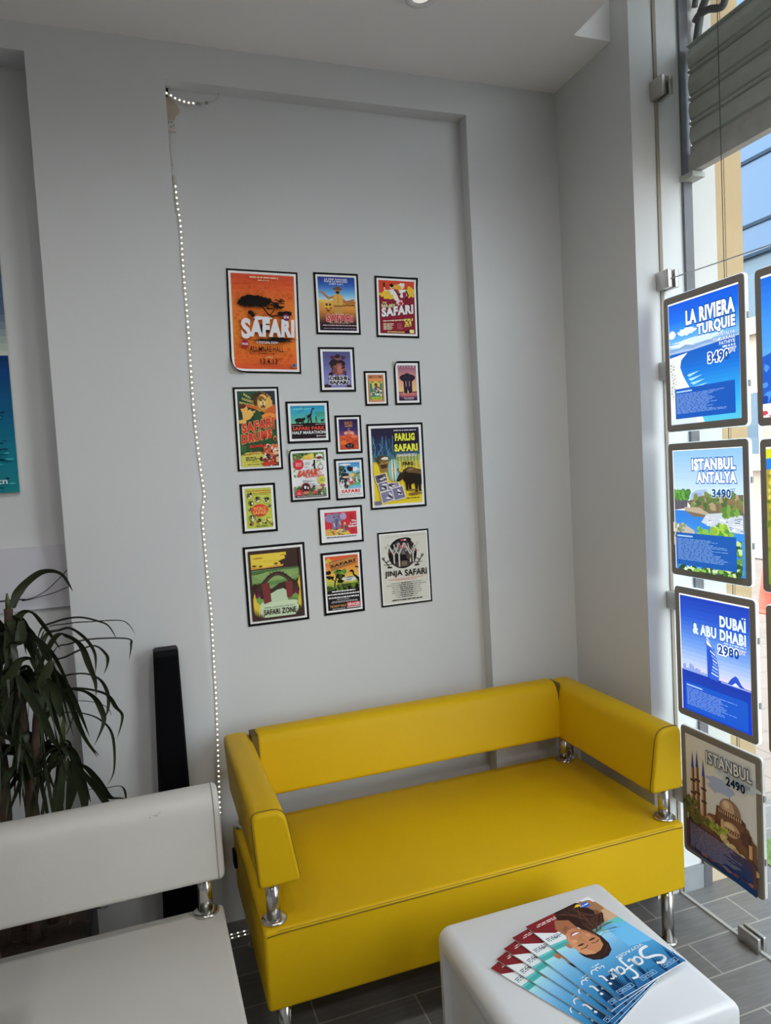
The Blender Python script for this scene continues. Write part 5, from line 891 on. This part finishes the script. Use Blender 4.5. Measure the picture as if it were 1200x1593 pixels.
def leaf(b, P, wd, m, k=6):
    P = smooth_path(P, k); N = len(P); V = []; Fc = []; side = None
    for i, p in enumerate(P):
        tg = (P[min(i+1, N-1)]-P[max(i-1, 0)]).normalized(); s = tg.cross(Vector((0, .55, .83)))
        if s.length < .2: s = tg.cross(Vector((1, 0, 0)))
        s.normalize()
        if side is not None and s.dot(side) < 0: s = -s
        if side is not None: s = (s*.4+side*.6).normalized()
        side = s; f = i/(N-1); wv = wd*max(.04, min(1, .45+f*2.4))*(1 if f < .55 else max(.03, 1-((f-.55)/.45)**1.6)); nn = tg.cross(s).normalized()
        V += [p-s*wv/2+nn*wv*.12, p, p+s*wv/2+nn*wv*.12]
    for i in range(N-1): o = 3*i; Fc += [(o, o+1, o+4, o+3), (o+1, o+2, o+5, o+4)]
    b.add(V, Fc, m, True)
LV = [(2.20,[(-0.348,1.273),(-0.335,1.311),(-0.308,1.343),(-0.264,1.369),(-0.218,1.357),(-0.192,1.303)],2),(2.34,[(-0.304,1.168),(-0.262,1.195),(-0.197,1.202),(-0.138,1.182),(-0.111,1.163),(-0.092,1.122)],1),(2.40,[(-0.302,1.160),(-0.236,1.178),(-0.160,1.176),(-0.083,1.170),(-0.055,1.152),(-0.038,1.116)],.6),(2.28,[(-0.284,1.167),(-0.243,1.184),(-0.212,1.185),(-0.174,1.148),(-0.153,1.100),(-0.156,1.041)],1.2),
(2.42,[(-0.282,1.091),(-0.233,1.111),(-0.166,1.118),(-0.063,1.105),(-0.054,1.081),(-0.063,1.037)],.9),(2.20,[(-0.249,1.179),(-0.215,1.179),(-0.182,1.147),(-0.165,1.087),(-0.153,1.037),(-0.154,0.995)],1.5),(2.36,[(-0.278,1.064),(-0.240,1.086),(-0.163,1.109),(-0.127,1.078),(-0.125,1.047),(-0.139,1.013)],1),(2.30,[(-0.266,1.027),(-0.238,1.043),(-0.184,1.040),(-0.144,1.014),(-0.127,0.965),(-0.133,0.915),(-0.148,0.892)],1),
(2.26,[(-0.306,0.971),(-0.268,1.004),(-0.206,1.011),(-0.131,0.982),(-0.106,0.938),(-0.090,0.905),(-0.110,0.840)],1.3),(2.20,[(-0.244,1.017),(-0.196,1.021),(-0.159,0.994),(-0.142,0.952),(-0.140,0.913),(-0.170,0.850)],1.5),(2.24,[(-0.293,0.941),(-0.249,0.950),(-0.205,0.943),(-0.153,0.915),(-0.121,0.862),(-0.124,0.757),(-0.148,0.711)],.8),(2.40,[(-0.312,0.914),(-0.273,0.934),(-0.217,0.933),(-0.160,0.915),(-0.133,0.890),(-0.130,0.868)],.5),
(2.20,[(-0.229,0.815),(-0.196,0.796),(-0.168,0.752),(-0.141,0.697),(-0.106,0.684),(-0.066,0.654)],1.9),(2.24,[(-0.231,0.778),(-0.217,0.725),(-0.211,0.689),(-0.214,0.620)],2),(2.18,[(-0.219,0.813),(-0.180,0.752),(-0.157,0.709),(-0.148,0.682),(-0.157,0.647)],1.9),(2.34,[(-0.247,0.665),(-0.195,0.672),(-0.157,0.667),(-0.114,0.664),(-0.102,0.635),(-0.108,0.591)],.8),(2.20,[(-0.315,1.197),(-0.284,1.170),(-0.270,1.130),(-0.263,1.105)],2),
(2.16,[(-0.270,1.074),(-0.255,1.044),(-0.250,1.001),(-0.247,0.958)],2),(2.15,[(-0.385,1.103),(-0.359,1.118),(-0.329,1.141),(-0.305,1.137),(-0.298,1.100)],2),(2.12,[(-0.336,1.104),(-0.316,1.055),(-0.292,0.997),(-0.272,0.938),(-0.257,0.890)],2.2),(2.14,[(-0.395,0.949),(-0.361,0.924),(-0.320,0.880)],2.3),(2.30,[(-0.265,0.802),(-0.262,0.861),(-0.254,0.925)],1.1),(2.36,[(-0.258,0.845),(-0.230,0.908),(-0.217,0.952)],.4),(2.25,[(-0.358,1.245),(-0.336,1.223),(-0.310,1.186),(-0.305,1.157)],1.7),
(2.18,[(-0.260,1.119),(-0.285,1.071),(-0.306,1.037)],2.2),(2.20,[(-0.246,0.820),(-0.268,0.767),(-0.278,0.696),(-0.287,0.635)],2.2),(2.28,[(-0.246,0.790),(-0.240,0.754),(-0.250,0.690),(-0.268,0.624)],2.2),(2.20,[(-0.366,1.134),(-0.377,1.071),(-0.381,1.015),(-0.390,0.932)],2.2),(2.15,[(-0.333,1.141),(-0.360,1.104),(-0.387,1.067)],2.2),(2.20,[(-0.329,1.236),(-0.337,1.181),(-0.363,1.171),(-0.383,1.118)],2),(2.25,[(-0.295,1.093),(-0.321,1.039),(-0.358,1.006),(-0.376,0.932)],2),
(2.30,[(-0.324,0.912),(-0.323,0.862),(-0.304,0.829)],2),(2.15,[(-0.343,0.858),(-0.381,0.842),(-0.401,0.799)],2.2),(2.25,[(-0.260,0.809),(-0.296,0.801),(-0.322,0.743)],2.2),(2.18,[(-0.261,0.831),(-0.296,0.814),(-0.352,0.796),(-0.380,0.764)],2)]
b = MB()
for i, (Y, P, k) in enumerate(LV): leaf(b, ([(-.318, 2.26, max(.84, P[0][1]-.12))] if 0 < i < 12 else [])+[(x, Y, z) for x, z in P], .0145*k, LEAF2 if k in (1.1, .4) else LEAF)
q = random.Random(11)
for cx, cy, cz, n, L0, rightmax in [(-.372, 2.28, 1.20, 26, .30, .16), (-.31, 2.26, 1.04, 34, .32, .10), (-.262, 2.27, .83, 22, .24, .05), (-.425, 2.27, .97, 30, .30, .08), (-.36, 2.25, .86, 22, .24, .06)]:
    for k in range(n):
        a_ = q.uniform(0, 2*PI); L = L0*q.uniform(.6, 1.1); e = q.uniform(.2, 1.1); dx, dy = math.cos(a_), math.sin(a_)*.8
        if dx > 0: dx *= rightmax/.3+.1
        if cy+dy*L > 2.47: dy *= .45
        P = [(cx, cy, cz-.03*q.random())]
        for s in (.25, .5, .75, 1.0): P.append((cx+dx*L*math.cos(e)*s*1.05, max(2.055, min(2.49, cy+dy*L*math.cos(e)*s)), cz+L*math.sin(e)*s-L*1.35*s*s*q.uniform(.75, 1.05)))
        leaf(b, P, .022*q.uniform(.75, 1.15), LEAF, 4)
# low leaves that show under the backrest
leaf(b, [(-.30, 2.27, .55), (-.24, 2.26, .44), (-.20, 2.2, .38), (-.16, 2.15, .40)], .03, LEAF); leaf(b, [(-.25, 2.32, .55), (-.2, 2.33, .36), (-.12, 2.33, .31), (-.03, 2.34, .335), (.0, 2.34, .33)], .022, LEAF)
b.obj('foliage', t)
b = MB(); b.lathe([(.008, 0), (.006, .03), (.002, .05)], (-.372, 2.28, 1.255), LEAF2, 8); b.obj('growing_tip', t)
# cables on the niche wall
b = MB(); m = mat('black_cable', (.01, .01, .01), .6)
b.tube(smooth_path([(-2.6, 2.588, 1.22), (-1.2, 2.586, 1.23), (-.443, 2.58, 1.243), (-.377, 2.58, 1.238), (-.309, 2.58, 1.26), (-.225, 2.58, 1.335), (-.21, 2.585, 1.35)]), .0014, m, 6)
b.tube(smooth_path([(-2.6, 2.591, 1.215), (-1.2, 2.589, 1.226), (-.443, 2.584, 1.240), (-.377, 2.583, 1.236), (-.329, 2.583, 1.243), (-.281, 2.583, 1.253), (-.225, 2.583, 1.273), (-.21, 2.585, 1.28)]), .0014, m, 6)
tag(b.obj('cable'), 'pair of thin black cables in front of the lilac panel', 'cable')
# ------------------------------------------------------------------ LED strips
LEDM = mat('led_diode', (1, 1, 1), .3, emit=((1, .97, .88), 3.)); TAPE = mat('led_tape', (.56, .54, .46), .5); CLR = mat('clear_connector', (.60, .60, .58), .25); WIREM = mat('pale_wire', (.55, .52, .48), .5)
def strip(label, P, n_diode, stuff_after=100, wide=.009, extras=()):
    P3 = smooth_path(P, 8); t = thing('led_strip', label, 'light strip', P3[-1])
    b = MB(); V = []; Fc = []
    for i, p in enumerate(P3):
        tg = P3[min(i+1, len(P3)-1)]-P3[max(i-1, 0)]; s = Vector((tg.z, 0, -tg.x)).normalized()*wide/2
        V += [p-s, p+s, p-s+Vector((0, .0012, 0)), p+s+Vector((0, .0012, 0))]
    for i in range(len(P3)-1): o = 4*i; Fc += [(o, o+1, o+5, o+4), (o+2, o+6, o+7, o+3), (o, o+4, o+6, o+2), (o+1, o+3, o+7, o+5)]
    b.add(V, Fc, TAPE); b.obj('tape', t)
    cum = [0]
    for i in range(1, len(P3)): cum.append(cum[-1]+(P3[i]-P3[i-1]).length)
    pos = []
    for k in range(n_diode):
        d = cum[-1]*(k+.4)/n_diode; j = max(i for i in range(len(cum)) if cum[i] <= d); j = min(j, len(P3)-2); f = (d-cum[j])/(cum[j+1]-cum[j]); pos.append(P3[j].lerp(P3[j+1], f))
    b = MB(); b.lathe([(.0026, 0), (.0026, .0008), (.0012, .0014)], (0, 0, 0), LEDM, 8); p0 = b.obj('diode', None, False); R = Matrix.Rotation(PI/2, 4, 'X')
    p0.data.transform(R); off = Vector(t['_o'])
    for i, p in enumerate(pos[:stuff_after]):
        o = p0 if i == 0 else p0.copy()
        if i: C.objects.link(o)
        o.parent = t; o.location = p-off+Vector((0, -.0004, 0))
    if len(pos) > stuff_after:
        b = MB()
        for p in pos[stuff_after:]:
            V = [(p.x+(.0026)*math.cos(2*PI*k/8), p.y-.0012, p.z+(.0026)*math.sin(2*PI*k/8)) for k in range(8)]; b.add(V, [list(range(8))], LEDM)
        b.obj('diodes', t)['kind'] = 'stuff'
    return t
t = strip('long lit LED strip hanging down the left edge of the poster recess', [(x, 2.5655, z) for x, z in [(.197, 2.615), (.2, 2.526), (.205, 2.462), (.204, 2.312), (.206, 2.145), (.205, 1.917), (.207, 1.768), (.215, 1.618), (.221, 1.541), (.214, 1.507), (.208, 1.461), (.21, 1.346), (.212, 1.225), (.215, 1.129), (.212, .951), (.21, .801), (.203, .62), (.196, .43), (.194, .40)]], 118)
b = MB(); b.tube(smooth_path([(.189, 2.56, 2.765), (.189, 2.563, 2.715), (.192, 2.563, 2.655)]), .0013, WIREM, 6); b.tube(smooth_path([(.187, 2.56, 2.765), (.1865, 2.563, 2.7), (.188, 2.563, 2.6), (.19, 2.565, 2.5)]), .0011, WIREM, 6); b.obj('lead_wire', t)
b = MB(); b.box(.1885, .1975, 2.561, 2.5665, 2.622, 2.652, CLR, .002); b.box(.191, .2015, 2.562, 2.5665, 2.60, 2.625, TAPE, .001); b.obj('connector', t)
t = strip('short lit LED strip sagging in the top corner of the poster recess', [(x, 2.548, z) for x, z in [(.1835, 2.887), (.203, 2.879), (.219, 2.870), (.235, 2.866), (.251, 2.862), (.268, 2.861), (.283, 2.862)]], 7)
b = MB(); b.box(.284, .298, 2.545, 2.551, 2.857, 2.867, mat('grey_connector', (.3, .3, .29), .5), .002); b.box(.312, .324, 2.545, 2.551, 2.863, 2.873, mat('grey_connector', 0), .002); b.tube([(.297, 2.548, 2.863), (.314, 2.548, 2.867)], .0028, CLR, 8); b.obj('connector', t)
b = MB(); b.tube(smooth_path([(.324, 2.548, 2.868), (.342, 2.549, 2.876), (.356, 2.552, 2.89), (.361, 2.556, 2.903), (.36, 2.56, 2.912)]), .0016, WIREM, 6); b.tube(smooth_path([(.187, 2.555, 2.905), (.19, 2.552, 2.885), (.203, 2.55, 2.868), (.215, 2.552, 2.850), (.226, 2.555, 2.852)]), .0010, WIREM, 6); b.obj('lead_wire', t)
# coil of the strip on the floor beside the sofa
t = thing('led_strip', 'loose end of LED strip lying on the floor behind the yellow sofa', 'light strip', (.22, 2.47, 0))
b = MB(); b.box(.15, .30, 2.468, 2.477, .001, .003, TAPE); b.box(.15, .30, 2.488, 2.497, .001, .003, TAPE); b.obj('tape', t)
p0 = None
for k in range(14):
    x, y = .155+.022*(k % 7), 2.4725 if k < 7 else 2.4925
    if p0 is None: b = MB(); b.lathe([(.0026, 0), (.0026, .0008), (.0012, .0014)], (x, y, .003), LEDM, 8); p0 = b.obj('diode', t); xy0 = (x, y)
    else: o = p0.copy(); C.objects.link(o); o.parent = t; o.location = (x-xy0[0], y-xy0[1], 0)
# ------------------------------------------------------------------ ceiling lamps
WEN = mat('white_enamel', (.85, .85, .85), .3); LENS = mat('spot_lens', (.9, .9, .9), .2, emit=((1, .97, .9), 3.)); LENS0 = mat('spot_lens_dim', (.9, .9, .9), .2, emit=((1, .97, .9), .5))
def spot(x, y, label, power):
    t = thing('ceiling_spotlight', label, 'ceiling light', (x, y, CZ), 'recessed ceiling spotlights')
    b = MB(); b.lathe([(.045, 0), (.05, -.004), (.05, -.009), (.03, -.009), (.03, -.004)], (x, y, CZ), WEN, 32); b.obj('trim_ring', t)
    b = MB(); b.lathe([(.028, 0), (.028, -.006)], (x, y, CZ), LENS if power else LENS0, 24); b.obj('lens', t)
    if power:
        l = bpy.data.lights.new('spot_bulb', 'SPOT'); l.energy = power; l.spot_size = math.radians(178); l.spot_blend = .6; l.shadow_soft_size = .12; l.color = (1, .975, .94)
        o = bpy.data.objects.new('spot_bulb', l); C.objects.link(o); o.parent = t; o.location = (0, 0, -.03)
spot(.925, 2.09, 'small recessed ceiling spotlight at the top edge of the photo', 0)
for x, y, l in [(-.55, .75, 'recessed ceiling spotlight above the white sofa'), (.45, .75, 'recessed ceiling spotlight above the coffee table'), (1.25, .75, 'recessed ceiling spotlight beside the shop window'), (-.55, -1.2, 'added unseen fill spotlight deep in the room, on the side away from the window'), (.8, -1.2, 'added unseen fill spotlight deep in the room, on the window side')]: spot(x, y, l, LAMP*(1 if y > 0 else 2.0))  # the two deep spotlights are unseen lamps added to lift the ambient light
